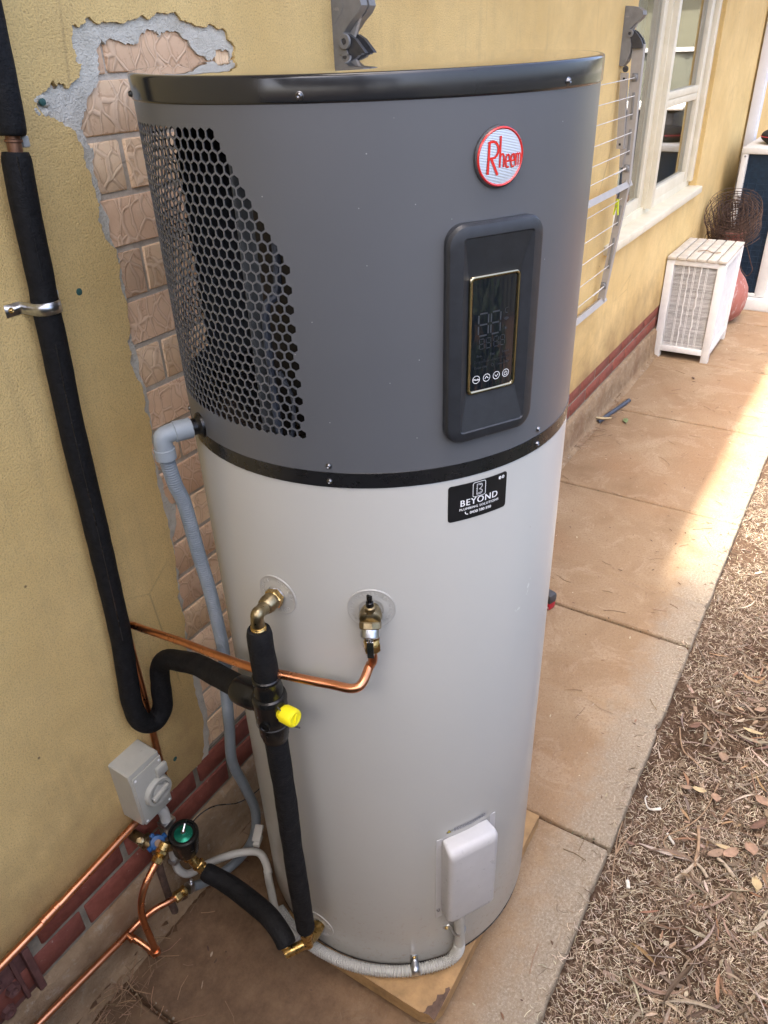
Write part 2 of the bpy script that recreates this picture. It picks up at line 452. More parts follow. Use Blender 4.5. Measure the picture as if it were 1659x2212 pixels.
# ------------------------------------------------------------------ mesh helpers
class MB:
    def __init__(s):
        s.v = []; s.f = []; s.c = None
    def add(s, vs, fs):
        o = len(s.v)
        s.v.extend(tuple(v) for v in vs)
        s.f.extend(tuple(i + o for i in f) for f in fs)
        return s
    def box(s, c, size, rot=None, bev=0.0):
        x, y, z = (size[0] / 2, size[1] / 2, size[2] / 2)
        c = Vector(c)
        if bev <= 0:
            vs = [Vector((a * x, b * y, d * z)) for a in (-1, 1) for b in (-1, 1) for d in (-1, 1)]
            fs = [(0, 1, 3, 2), (4, 6, 7, 5), (0, 4, 5, 1), (2, 3, 7, 6), (0, 2, 6, 4), (1, 5, 7, 3)]
        else:
            bm = bmesh.new()
            bmesh.ops.create_cube(bm, size=1.0, matrix=Matrix.Diagonal((size[0], size[1], size[2], 1)))
            bmesh.ops.bevel(bm, geom=list(bm.edges), offset=bev, segments=2, affect='EDGES', profile=0.5)
            bm.verts.index_update()
            vs = [v.co.copy() for v in bm.verts]
            fs = [tuple(v.index for v in f.verts) for f in bm.faces]
            bm.free()
        if rot is not None:
            vs = [rot @ v for v in vs]
        return s.add([v + c for v in vs], fs)
    def tube(s, pts, r, n=12, cap=True, sub=0):
        pts = [Vector(p) for p in pts]
        if sub:
            pts = crom(pts, sub)
        rr = r if hasattr(r, '__len__') else [r] * len(pts)
        if len(rr) != len(pts):
            rr = [rr[min(len(rr) - 1, int(i * len(rr) / len(pts)))] for i in range(len(pts))]
        T = []
        for i in range(len(pts)):
            a = pts[max(i - 1, 0)]; b = pts[min(i + 1, len(pts) - 1)]
            d = b - a
            T.append(d.normalized() if d.length > 1e-9 else (T[-1] if T else Vector((0, 0, 1))))
        u = T[0].orthogonal().normalized()
        vs = []; fs = []
        for i, p in enumerate(pts):
            u = (u - T[i] * u.dot(T[i])).normalized()
            w = T[i].cross(u)
            for k in range(n):
                a = 2 * PI * k / n
                vs.append(p + (u * math.cos(a) + w * math.sin(a)) * rr[i])
        for i in range(len(pts) - 1):
            for k in range(n):
                k2 = (k + 1) % n
                fs.append((i * n + k, i * n + k2, (i + 1) * n + k2, (i + 1) * n + k))
        if cap:
            fs.append(tuple(range(n - 1, -1, -1)))
            o = (len(pts) - 1) * n
            fs.append(tuple(o + k for k in range(n)))
        return s.add(vs, fs)
    def lathe(s, base, axis, prof, n=24, twist=None, cap=True):
        """prof: list of (distance along axis, radius)"""
        base = Vector(base); ax = Vector(axis).normalized()
        u = Vector(twist) if twist is not None else ax.orthogonal()
        u = (u - ax * u.dot(ax)).normalized(); w = ax.cross(u)
        vs = []; fs = []
        for (h, r) in prof:
            for k in range(n):
                a = 2 * PI * k / n
                vs.append(base + ax * h + (u * math.cos(a) + w * math.sin(a)) * r)
        for i in range(len(prof) - 1):
            for k in range(n):
                k2 = (k + 1) % n
                fs.append((i * n + k, i * n + k2, (i + 1) * n + k2, (i + 1) * n + k))
        if cap:
            fs.append(tuple(range(n - 1, -1, -1)))
            o = (len(prof) - 1) * n
            fs.append(tuple(o + k for k in range(n)))
        return s.add(vs, fs)
    def prism(s, poly, f0, f1):
        """poly 2D list; f0/f1 map (a,b) to 3D for the two faces"""
        n = len(poly)
        vs = [f0(*p) for p in poly] + [f1(*p) for p in poly]
        tri = tessellate_polygon([[Vector((p[0], p[1], 0)) for p in poly]])
        fs = [tuple(t_) for t_ in tri] + [tuple(n + i for i in reversed(t_)) for t_ in tri]
        fs += [(i, n + i, n + (i + 1) % n, (i + 1) % n) for i in range(n)]
        return s.add(vs, fs)
    def loft(s, loops, cap0=False, cap1=True):
        n = len(loops[0])
        vs = [p for l in loops for p in l]; fs = []
        for i in range(len(loops) - 1):
            for k in range(n):
                k2 = (k + 1) % n
                fs.append((i * n + k, i * n + k2, (i + 1) * n + k2, (i + 1) * n + k))
        if cap0:
            fs.append(tuple(range(n - 1, -1, -1)))
        if cap1:
            o = (len(loops) - 1) * n
            fs.append(tuple(o + k for k in range(n)))
        return s.add(vs, fs)
    def grid(s, f, nu, nv):
        vs = [f(i / nu, j / nv) for j in range(nv + 1) for i in range(nu + 1)]
        w = nu + 1
        fs = [(j * w + i, j * w + i + 1, (j + 1) * w + i + 1, (j + 1) * w + i) for j in range(nv) for i in range(nu)]
        return s.add(vs, fs)

def crom(p, sub):
    out = []
    n = len(p)
    for i in range(n - 1):
        p0 = p[max(i - 1, 0)]; p1 = p[i]; p2 = p[i + 1]; p3 = p[min(i + 2, n - 1)]
        for k in range(sub):
            q = k / sub
            out.append(0.5 * ((2 * p1) + (p2 - p0) * q + (2 * p0 - 5 * p1 + 4 * p2 - p3) * q * q + (3 * p1 - p0 - 3 * p2 + p3) * q ** 3))
    out.append(p[-1].copy())
    return out

def resample(pts, step):
    pts = [Vector(p) for p in pts]
    out = [pts[0].copy()]; acc = 0.0
    for a, b in zip(pts, pts[1:]):
        L = (b - a).length
        if L < 1e-9:
            continue
        d = step - acc
        while d <= L:
            out.append(a.lerp(b, d / L)); d += step
        acc = L - (d - step)
    out.append(pts[-1].copy())
    return out

def obj(name, mb, mat, parent=None, smooth=35, normals=None):
    me = bpy.data.meshes.new(name)
    me.from_pydata(mb.v, [], mb.f)
    me.materials.append(M[mat] if isinstance(mat, str) else mat)
    me.validate()
    if smooth:
        me.polygons.foreach_set('use_smooth', [True] * len(me.polygons))
        if smooth < 180 and normals is None:
            me.set_sharp_from_angle(angle=R(smooth))
    if normals is not None and len(normals) == len(me.vertices):
        me.normals_split_custom_set_from_vertices(normals)
    o = bpy.data.objects.new(name, me)
    COL.objects.link(o)
    put(o, parent)
    return o

def put(o, parent):
    if parent is not None:
        o.parent = parent
        if parent.type == 'EMPTY':
            o.matrix_parent_inverse = Matrix.Translation(-Vector(parent.location))

def thing(name, label, cat, loc=(0, 0, 0), group=None):
    o = bpy.data.objects.new(name, None)
    o.empty_display_size = 0.05
    COL.objects.link(o)
    o.location = loc
    tag(o, label, cat, group)
    return o

def tag(o, label, cat, group=None):
    o['label'] = label; o['category'] = cat
    if group:
        o['group'] = group
    return o

def struct(o):
    o['kind'] = 'structure'
    return o

def hexnut(mb, base, axis, h, r, n=6, cham=0.0):
    c = cham or h * 0.15
    mb.lathe(base, axis, [(0, r * 0.9), (c, r), (h - c, r), (h, r * 0.9)], n)

def ribbon(mb, pts, w, surf, h=0.0, closed=False):
    """flat stroke along a 2D polyline; surf(a, b, h) -> 3D"""
    P = [Vector((p[0], p[1])) for p in pts]
    if closed:
        P = P + [P[0], P[1]]
    n = len(P)
    L = []; Rr = []
    for i in range(n):
        a = P[max(i - 1, 0)]; b = P[min(i + 1, n - 1)]
        d = (b - a)
        d = d.normalized() if d.length > 1e-9 else Vector((1, 0))
        nn = Vector((-d.y, d.x))
        d1 = (P[i] - a).normalized() if (P[i] - a).length > 1e-9 else d
        k = max(0.55, abs(Vector((-d1.y, d1.x)).dot(nn)))
        L.append(P[i] + nn * (w / 2 / k)); Rr.append(P[i] - nn * (w / 2 / k))
    vs = [surf(p.x, p.y, h) for p in L] + [surf(p.x, p.y, h) for p in Rr]
    fs = [(n + i, n + i + 1, i + 1, i) for i in range(n - 1)]
    mb.add(vs, fs)

def arc(cx, cy, rx, ry, a0, a1, n=12):
    return [(cx + rx * math.cos(R(a0 + (a1 - a0) * i / n)), cy + ry * math.sin(R(a0 + (a1 - a0) * i / n))) for i in range(n + 1)]

def rrect(cx, cy, hx, hy, r, seg=5):
    out = []
    for (sx, sy, a0) in ((1, 1, 0), (-1, 1, 90), (-1, -1, 180), (1, -1, 270)):
        for k in range(seg + 1):
            a = R(a0 + 90 * k / seg)
            out.append((cx + sx * (hx - r) + r * math.cos(a), cy + sy * (hy - r) + r * math.sin(a)))
    return out

def text_mesh(body, size, spacing=1.0, align='CENTER'):
    cu = bpy.data.curves.new('txt', 'FONT')
    cu.body = body; cu.size = size; cu.align_x = align; cu.space_character = spacing
    cu.resolution_u = 3
    o = bpy.data.objects.new('txt', cu)
    COL.objects.link(o)
    me = bpy.data.meshes.new_from_object(o)
    vs = [v.co.copy() for v in me.vertices]
    fs = [tuple(p.vertices) for p in me.polygons]
    bpy.data.objects.remove(o); bpy.data.curves.remove(cu); bpy.data.meshes.remove(me)
    return vs, fs

def put_text(mb, body, size, x, y, surf, h, spacing=1.0, align='CENTER', bold=0.0, sx=1.0):
    vs, fs = text_mesh(body, size, spacing, align)
    mb.add([surf(v.x * sx + x, v.y + y, h) for v in vs], fs)
    if bold:
        mb.add([surf(v.x * sx + x + bold, v.y + y, h + 0.00006) for v in vs], fs)

def tank_surf(deg0, z0, r=TR):
    # viewed from outside, +a runs to the viewer's right (increasing angle)
    return lambda a, b, h: cyl(deg0 + math.degrees(a / TR), z0 + b, r + h)

def jag(pts, amp, depth=3, seed=0):
    """fractal roughening of an open 2D chain"""
    rr = random.Random(seed)
    p = [Vector(q) for q in pts]
    for d in range(depth):
        out = [p[0]]
        for a, b in zip(p, p[1:]):
            m = (a + b) / 2
            t_ = b - a
            if t_.length > 0.004:
                nn = Vector((-t_.y, t_.x)).normalized()
                m = m + nn * rr.gauss(0, 1) * min(amp, t_.length * 0.22)
                out.append(m)
            out.append(b)
        p = out
        amp *= 0.6
    return p

# ================================================================== SETTING
# ---- far ground
mb = MB()
mb.add([(-60, -60, -0.14), (80, -60, -0.14), (80, 40, -0.14), (-60, 40, -0.14)], [(0, 1, 2, 3)])
struct(obj('ground', mb, 'soil', smooth=0))

def soil_h(x, y):
    e = max(0.0, min(1.0, (-0.935 - y) / 0.12))
    n = noise.noise(Vector((x * 2.1, y * 2.1, 1.3))) * 0.018 + noise.noise(Vector((x * 7, y * 7, 4.3))) * 0.008 + noise.noise(Vector((x * 22, y * 22, 9.1))) * 0.004
    return -0.040 + n * (0.4 + 0.6 * e)
mb = MB()
NX, NY = 300, 70
def gx(u): return -3.0 + 13.0 * (u ** 1.15)
def gy(v): return -0.90 - 4.6 * (v ** 1.8)
mb.grid(lambda u, v: Vector((gx(u), gy(1 - v), soil_h(gx(u), gy(1 - v)))), NX, NY)
struct(obj('garden_soil', mb, 'soil'))

# ---- path of concrete slabs with recessed joints
path = bpy.data.objects.new('footpath', None); COL.objects.link(path); struct(path)
joints = [-2.50, -1.56, -0.62, 0.316, 1.257, 2.19, 3.18, 4.14, 5.15, 6.15, 7.15, 8.15]
for i, (a, b) in enumerate(zip(joints, joints[1:])):
    mb = MB()
    g = 0.0045
    bm = bmesh.new()
    y0, y1 = -0.925 + rnd.uniform(-0.003, 0.003), -0.028
    bmesh.ops.create_cube(bm, size=1.0, matrix=Matrix.Translation(((a + b) / 2, (y0 + y1) / 2, -0.05)) @ Matrix.Diagonal((b - a - 2 * g, y1 - y0, 0.1, 1)))
    bmesh.ops.bevel(bm, geom=list(bm.edges), offset=0.009, segments=3, affect='EDGES', profile=0.5)
    tilt = rnd.uniform(-0.0025, 0.0025)
    for v in bm.verts:
        v.co.z += tilt * (v.co.x - a) / (b - a)
    # worn garden edge and chipped corners
    le = [e for e in bm.edges if abs(e.verts[0].co.x - e.verts[1].co.x) > 0.5]
    bmesh.ops.subdivide_edges(bm, edges=le, cuts=90, use_grid_fill=True)
    for v in bm.verts:
        k_ = noise.noise(Vector((v.co.x * 9, 3.1, i))) * 0.5 + noise.noise(Vector((v.co.x * 33, 7.7, i))) * 0.35
        if v.co.y < y0 + 0.02:
            v.co.y += 0.0065 * k_
            ch = max(0.0, noise.noise(Vector((v.co.x * 14, 1.2, i * 3))) - 0.32)
            if v.co.z > -0.03:
                v.co.z -= 0.020 * ch; v.co.y += 0.03 * ch
    bm.verts.index_update()
    mb.add([v.co.copy() for v in bm.verts], [tuple(v.index for v in f.verts) for f in bm.faces])
    bm.free()
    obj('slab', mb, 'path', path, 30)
mb = MB()
mb.add([(-2.6, -0.92, -0.016), (8.2, -0.92, -0.016), (8.2, 0.05, -0.016), (-2.6, 0.05, -0.016)], [(0, 1, 2, 3)])
obj('joint_dirt', mb, 'dirt', path, 0)
# crumbs of dirt and dry grass swept against the wall
mb = MB()
def ridge(u, v):
    x = -1.3 + 5.6 * u
    n = noise.noise(Vector((x * 6, 0, 2.2))) * 0.5 + 0.5
    w = (0.012 + 0.040 * n * (1.3 if x < -0.3 else 0.5)) * (0.6 + 0.8 * abs(noise.noise(Vector((x * 38, 3, 1)))))
    y = -0.022 - w * v
    z = (0.010 + 0.010 * n) * (1 - v) ** 1.3 + noise.noise(Vector((x * 60, y * 80, 7))) * 0.004 * (1 - v)
    if v > 0.99:
        z = -0.004
    return Vector((x, y, z))
mb.grid(ridge, 560, 6)
o = obj('swept_dirt', mb, 'dirt'); o['kind'] = 'stuff'; tag(o, 'dark crumbly dirt swept along the foot of the wall', 'dirt')

# ---- the house: wall with render, patch of bare brick, plinth, window, eave
house = thing('house', 'house with yellow rendered wall, patch of bare salmon brick and red brick plinth', 'house', (3.0, 0, 0))
WX0, WX1, WZ0, WZ1 = 2.85, 4.71, 1.0, 2.16          # window opening
outer = [(0.211, 1.874), (0.221, 1.898), (0.194, 1.927), (0.150, 1.928), (0.098, 1.939), (0.070, 1.950), (0.03, 1.947), (-0.003, 1.945), (-0.042, 1.934), (-0.082, 1.937),
         (-0.118, 1.940), (-0.142, 1.932), (-0.151, 1.914), (-0.152, 1.885), (-0.141, 1.881), (-0.152, 1.862), (-0.173, 1.851), (-0.196, 1.853), (-0.218, 1.848), (-0.240, 1.830),
         (-0.232, 1.817), (-0.21, 1.808), (-0.189, 1.796), (-0.173, 1.765), (-0.171, 1.709), (-0.165, 1.679), (-0.175, 1.657), (-0.170, 1.632), (-0.154, 1.605),
         (-0.150, 1.572), (-0.153, 1.50), (-0.159, 1.461), (-0.166, 1.42), (-0.171, 1.386), (-0.158, 1.329), (-0.157, 1.281), (-0.167, 1.221), (-0.171, 1.151), (-0.168, 1.060), (-0.169, 0.990),
         (-0.177, 0.890), (-0.184, 0.847), (-0.180, 0.781), (-0.193, 0.715), (-0.188, 0.640), (-0.196, 0.56), (-0.191, 0.466), (-0.205, 0.395), (-0.226, 0.352)]
inner = [(0.205, 1.874), (0.209, 1.889), (0.172, 1.893), (0.164, 1.881), (0.140, 1.884), (0.108, 1.900), (0.082, 1.922), (0.059, 1.924), (0.035, 1.915), (0.022, 1.925), (-0.011, 1.912), (-0.03, 1.905), (-0.060, 1.911), (-0.090, 1.913),
         (-0.104, 1.886), (-0.104, 1.87), (-0.114, 1.853), (-0.138, 1.836), (-0.156, 1.806), (-0.159, 1.777), (-0.152, 1.749), (-0.153, 1.692), (-0.151, 1.644), (-0.149, 1.604),
         (-0.146, 1.558), (-0.150, 1.507), (-0.157, 1.461), (-0.151, 1.416), (-0.148, 1.329), (-0.151, 1.263), (-0.164, 1.208), (-0.156, 1.148), (-0.156, 1.108),
         (-0.136, 1.056), (-0.161, 0.999), (-0.168, 0.930), (-0.171, 0.891), (-0.172, 0.850), (-0.176, 0.780), (-0.181, 0.726), (-0.176, 0.64), (-0.172, 0.55), (-0.171, 0.466), (-0.186, 0.372), (-0.200, 0.330)]
oj = jag(outer, 0.0035, 3, 3)
ij = jag(inner, 0.0038, 3, 9)
# painted render as one sheet with the broken-out notch and the window hole
SB = 0.352
oute = [Vector((-2.3, SB)), Vector((-2.3, 2.72)), Vector((9.0, 2.72)), Vector((9.0, SB)), Vector((0.215, SB)), Vector((0.235, 0.9)), Vector((0.225, 1.5))] + oj
bottom_edge = jag([(-0.226, SB), (-0.5, SB), (-0.8, SB), (-1.2, SB), (-2.3, SB)], 0.004, 4, 5)
oute = oute + bottom_edge[1:-1]
win = [Vector((WX0, WZ0)), Vector((WX1, WZ0)), Vector((WX1, WZ1)), Vector((WX0, WZ1))]
def sheet(loops, yf, yb):
    mb = MB()
    flat = [Vector((p[0], p[1], 0)) for l in loops for p in l]
    tri = tessellate_polygon([[Vector((p[0], p[1], 0)) for p in l] for l in loops])
    n = len(flat)
    vs = [(p.x, yf, p.y) for p in flat] + [(p.x, yb, p.y) for p in flat]
    fs = []
    for t_ in tri:
        a, b, c_ = (flat[i] for i in t_)
        if (b - a).cross(c_ - a).z < 0:
            t_ = (t_[0], t_[2], t_[1])
        fs.append(tuple(t_))
    o = 0
    for l in loops:
        m = len(l)
        fs += [(o + i, o + (i + 1) % m, n + o + (i + 1) % m, n + o + i) for i in range(m)]
        o += m
    mb.add(vs, fs)
    return mb
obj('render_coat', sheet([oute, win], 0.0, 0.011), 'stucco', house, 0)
# grey cement undercoat showing between paint and bare brick
drip = jag([(-0.206, 0.317), (-0.212, 0.283), (-0.228, 0.285), (-0.236, 0.34)], 0.003, 2, 4)
uc_out = [Vector((p.x * 1.0 + (-0.02 if p.x < 0 else 0.02), p.y + (0.02 if p.y > 1.86 else 0))) for p in oj]
ring = uc_out + [Vector((-0.246, 0.352))] + list(reversed(drip)) + list(reversed(ij))
obj('undercoat', sheet([ring], 0.0055, 0.020), 'undercoat', house, 0)
# blobs of undercoat and a green plug left at the old pipe hole
mb = MB()
for k in range(14):
    a = rnd.random() * 2 * PI
    mb.lathe((-0.232 + 0.012 * math.cos(a), 0.004, 1.828 + 0.012 * math.sin(a)), (0, -1, 0), [(0, 0.007), (0.003, 0.005), (0.005, 0.001)], 7)
obj('plaster_crumb', mb, 'undercoat', house)
mb = MB(); mb.lathe((-0.229, 0.002, 1.834), (0, -1, 0), [(0, 0.006), (0.004, 0.005), (0.005, 0.002)], 10)
obj('wall_plug', mb, 'paint_teal', house)
for (x, z) in ((-0.246, 1.552), (-0.297, 0.438)):
    mb = MB(); mb.lathe((x, 0.002, z), (0.1, -1, 0), [(0, 0.0065), (0.003, 0.006), (0.004, 0.002)], 10)
    obj('wall_plug', mb, 'paint_teal', house)
# mortar bed behind the bare bricks and the plinth
mb = MB()
mb.add([(-0.45, 0.0150, 0.30), (0.45, 0.0150, 0.30), (0.45, 0.0150, 2.05), (-0.45, 0.0150, 2.05)], [(0, 1, 2, 3)])
obj('mortar_bed', mb, 'mortar', house, 0)
mb = MB()
mb.add([(-2.3, 0.0085, 0.15), (9, 0.0085, 0.15), (9, 0.0085, 0.36), (-2.3, 0.0085, 0.36)], [(0, 1, 2, 3)])
obj('plinth_mortar', mb, 'plinth_mortar', house, 0)

def brick_mesh(name, L, H, D, bev, mat, seed):
    bm = bmesh.new()
    bmesh.ops.create_cube(bm, size=1.0, matrix=Matrix.Diagonal((L, D, H, 1)))
    bmesh.ops.bevel(bm, geom=[e for e in bm.edges], offset=bev, segments=1, affect='EDGES')
    r_ = random.Random(seed)
    for v in bm.verts:
        v.co.x += r_.uniform(-0.0012, 0.0012); v.co.z += r_.uniform(-0.0012, 0.0012); v.co.y += r_.uniform(-0.0008, 0.0008)
    me = bpy.data.meshes.new(name)
    bm.to_mesh(me); bm.free()
    me.materials.append(M[mat])
    me.polygons.foreach_set('use_smooth', [True] * len(me.polygons))
    me.set_sharp_from_angle(angle=R(50))
    return me
salmon = [brick_mesh('brick', 0.2430, 0.0785, 0.06, 0.0022, 'salmon', k) for k in range(4)]
red = [brick_mesh('brick', 0.2285, 0.0695, 0.06, 0.0035, 'redbrick', 20 + k) for k in range(4)]
def inst(name, me, loc, parent, rot=None):
    o = bpy.data.objects.new(name, me)
    COL.objects.link(o)
    o.location = loc
    if rot is not None:
        o.rotation_euler = rot
    put(o, parent)
    return o
for k in range(-1, 18):
    zc = 1.8615 - 0.0884 * k - 0.0442 + 0.0
    if zc < 0.36:
        break
    off = -0.085 + (0.1255 if k % 2 == 0 else 0.0)
    for n_ in range(-2, 3):
        xc = off + 0.1255 + 0.251 * n_
        if xc + 0.12 < -0.27 or xc - 0.12 > 0.27:
            continue
        inst('brick', rnd.choice(salmon), (xc + rnd.uniform(-0.002, 0.002), 0.0405 + rnd.uniform(-0.001, 0.0015), zc), house)
for row, (zc, ph) in enumerate(((0.3165, -0.485), (0.2370, -0.620))):
    for n_ in range(-7, 38):
        xc = ph + 0.12 + 0.2405 * n_
        if xc < -0.75 and xc > -1.1 or xc > 8.8:
            continue
        inst('brick', rnd.choice(red), (xc + rnd.uniform(-0.002, 0.002), 0.0345 + rnd.uniform(-0.001, 0.001), zc), house)
# terracotta air vent set in the plinth
vent = MB()
vent.box((-0.865, 0.02, 0.262), (0.232, 0.03, 0.155), bev=0.004)
vobj = obj('air_vent', vent, 'terracotta_vent', house)
mb = MB()
for (x, z) in ((-0.93, 0.30), (-0.88, 0.30), (-0.83, 0.30), (-0.905, 0.255), (-0.855, 0.255), (-0.805, 0.255), (-0.93, 0.21), (-0.88, 0.21), (-0.83, 0.21)):
    mb.lathe((x, 0.0045, z), (0, -1, 0), [(0, 0.016), (0.012, 0.014), (0.012, 0.008), (0.004, 0.004)], 7)
obj('vent_grid', mb, 'terracotta_vent', vobj, 20)
mb = MB(); mb.box((-0.757, 0.0, 0.262), (0.016, 0.022, 0.150), bev=0.003); mb.box((-0.786, 0.004, 0.262), (0.010, 0.012, 0.145), bev=0.003)
obj('vent_rim', mb, 'terracotta_vent', vobj, 20)
# footing
mb = MB()
def foot(u, v):
    x = -2.3 + 11.3 * u
    prof = [(0.010, 0.192), (-0.004, 0.190), (-0.012, 0.176), (-0.017, 0.12), (-0.019, 0.05), (-0.024, 0.014), (-0.045, 0.006), (-0.050, -0.02)]
    y, z = prof[int(round(v * 7))]
    k = noise.noise(Vector((x * 5, z * 12, 3))) * 0.5 + noise.noise(Vector((x * 19, z * 30, 5))) * 0.3
    if 0.0 < v < 1.0:
        y += k * 0.010
        z += k * 0.012 if v < 0.5 else 0
    return Vector((x, y, z))
mb.grid(lambda u, v: foot(u, 1 - v), 900, 7)
obj('footing', mb, 'footing', house, 80)
mb = MB()
mb.box((3.35, 0.16, 1.25), (11.3, 0.24, 2.6))
# solid wall behind, cut around the window: four blocks
mb = MB()
for (x0, x1, z0, z1) in ((-2.3, WX0 - 0.002, 0.0, 2.72), (WX1 + 0.002, 9.0, 0.0, 2.72), (WX0 - 0.002, WX1 + 0.002, 0.0, WZ0 - 0.01), (WX0 - 0.002, WX1 + 0.002, WZ1 + 0.004, 2.72)):
    yf = 0.0112 if x0 > 1 else 0.025
    mb.add([(x0, yf if z0 < 0.2 else yf, z0), (x1, yf, z0), (x1, yf, z1), (x0, yf, z1), (x0, 0.28, z0), (x1, 0.28, z0), (x1, 0.28, z1), (x0, 0.28, z1)],
           [(0, 1, 2, 3), (5, 4, 7, 6), (0, 4, 5, 1), (3, 2, 6, 7), (1, 5, 6, 2), (0, 3, 7, 4)])
for i in range(4):
    pass
mb.v = [(x, (0.0125 if abs(y - 0.0112) < 1e-6 else y), z) for (x, y, z) in mb.v]
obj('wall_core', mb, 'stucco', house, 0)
# eave, soffit, gutter and roof above the frame
mb = MB(); mb.box((3.35, -0.160, 2.715), (11.6, 0.36, 0.02)); obj('soffit', mb, 'soffit_paint', house, 0)
mb = MB(); mb.box((3.35, -0.35, 2.785), (11.6, 0.02, 0.16)); obj('fascia', mb, 'winpaint', house, 0)
mb = MB(); mb.prism([(-0.362, 2.73), (-0.45, 2.75), (-0.46, 2.84), (-0.448, 2.84), (-0.44, 2.762), (-0.37, 2.745)], lambda a, b: Vector((-2.45, a, b)), lambda a, b: Vector((9.15, a, b)))
obj('gutter', mb, 'roof_steel', house, 20)
mb = MB(); mb.add([(-2.5, -0.42, 2.865), (9.2, -0.42, 2.865), (9.2, 3.5, 4.5), (-2.5, 3.5, 4.5), (-2.5, -0.42, 2.88), (9.2, -0.42, 2.88), (9.2, 3.5, 4.515), (-2.5, 3.5, 4.515)],
                  [(0, 3, 2, 1), (4, 5, 6, 7), (0, 1, 5, 4), (1, 2, 6, 5), (2, 3, 7, 6), (3, 0, 4, 7)])
obj('roof', mb, 'roof_steel', house, 0)

# window: two sashes, moulded frame, sill, panes
window = obj('window', (lambda mb: (mb.box(((WX0 + WX1) / 2, 0.075, WZ0 + 0.030), (WX1 - WX0 - 0.004, 0.05, 0.06), bev=0.004), mb)[1])(MB()), 'winpaint', house)
def wpart(name, boxes, mat='winpaint', bev=0.004):
    mb = MB()
    for (c, s_) in boxes:
        mb.box(c, s_, bev=bev)
    return obj(name, mb, mat, window, 30)
wpart('sill', [((3.74, 0.018, 0.995), (1.98, 0.115, 0.045))], bev=0.008)
for (x, w) in ((WX1 - 0.032, 0.06), (WX0 + 0.03, 0.06)):
    wpart('frame_jamb', [((x, 0.062, 1.60), (w, 0.070, 1.10))])
wpart('frame_head', [(((WX0 + WX1) / 2, 0.065, WZ1 - 0.03), (WX1 - WX0 - 0.01, 0.066, 0.055))])
wpart('mullion', [((3.63, 0.052, 1.60), (0.05, 0.085, 1.10)), ((3.598, 0.062, 1.60), (0.018, 0.05, 1.10))])
# right sash
wpart('sash_stile', [((3.700, 0.070, 1.60), (0.075, 0.04, 1.09))])
wpart('sash_stile', [((4.585, 0.070, 1.60), (0.075, 0.04, 1.09))])
wpart('sash_rail', [((4.1425, 0.0705, 1.080), (0.81, 0.038, 0.085))])
wpart('sash_rail', [((4.1425, 0.0705, 1.600), (0.81, 0.038, 0.038)), ((4.1425, 0.0745, 1.560), (0.81, 0.038, 0.040))])
# left sash
wpart('sash_stile', [((3.555, 0.078, 1.60), (0.070, 0.036, 1.09))])
wpart('sash_stile', [((2.935, 0.078, 1.60), (0.070, 0.036, 1.09))])
wpart('sash_rail', [((3.245, 0.0785, 1.080), (0.55, 0.034, 0.075))])
for (x0, x1, z0, z1) in ((3.738, 4.547, 1.122, 1.540), (3.738, 4.547, 1.619, 2.10), (2.97, 3.52, 1.118, 2.10)):
    mb = MB(); mb.box(((x0 + x1) / 2, 0.0775, (z0 + z1) / 2), (x1 - x0 + 0.01, 0.004, z1 - z0 + 0.01))
    obj('pane', mb, 'glass', window, 0)
mb = MB()
def curt(u, v):
    x = 2.86 + 0.80 * u
    return Vector((x, 0.19 + 0.012 * math.sin(x * 95), 1.01 + 1.14 * v))
mb.grid(curt, 120, 1)
obj('curtain', mb, 'curtain', window, 180)
mb = MB()
x0, x1, y0, y1, z0, z1 = 2.4, 5.4, 0.281, 2.6, 0.2, 2.48
mb.add([(x0, y0, z0), (x1, y0, z0), (x1, y1, z0), (x0, y1, z0), (x0, y0, z1), (x1, y0, z1), (x1, y1, z1), (x0, y1, z1)],
       [(0, 1, 2, 3), (4, 7, 6, 5), (2, 6, 7, 3), (0, 3, 7, 4), (1, 5, 6, 2)])
obj('room', mb, 'room_dark', house, 0)

# ---- downpipe
mb = MB(); mb.box((6.26, -0.052, 1.28), (0.10, 0.075, 2.5), bev=0.008); mb.box((6.26, -0.092, 1.28), (0.018, 0.008, 2.5), bev=0.002)
tag(obj('downpipe', mb, 'downpipe_white'), 'white square downpipe on the yellow wall behind the air conditioner', 'downpipe')

# ================================================================== WATER HEATER
Z_BOT, Z_BELT0, Z_BELT1, Z_LID0, Z_TOP = 0.075, 1.3528, 1.3784, 1.8399, 1.8660
heater = thing('water_heater', 'tall heat pump water heater, charcoal top with honeycomb vent, pale grey tank below', 'water heater', (TX, TY, Z_BOT))
def band(name, prof, mat, n=160, smooth=35, parent=heater, cap=True):
    mb = MB(); mb.lathe((TX, TY, 0), (0, 0, 1), prof, n, twist=(1, 0, 0), cap=cap)
    return obj(name, mb, mat, parent, smooth)
band('tank', [(0.080, 0.322), (0.084, 0.327), (0.090, 0.3285), (0.098, 0.33), (1.348, 0.33), (1.353, 0.3275)], 'cream')
band('base_rim', [(0.0755, 0.318), (0.078, 0.3275), (0.083, 0.3285), (0.085, 0.326)], 'black_band')
band('belt', [(Z_BELT0, 0.3290), (Z_BELT0 + 0.001, 0.3306), (Z_BELT1 - 0.001, 0.3306), (Z_BELT1, 0.3290)], 'black_band')
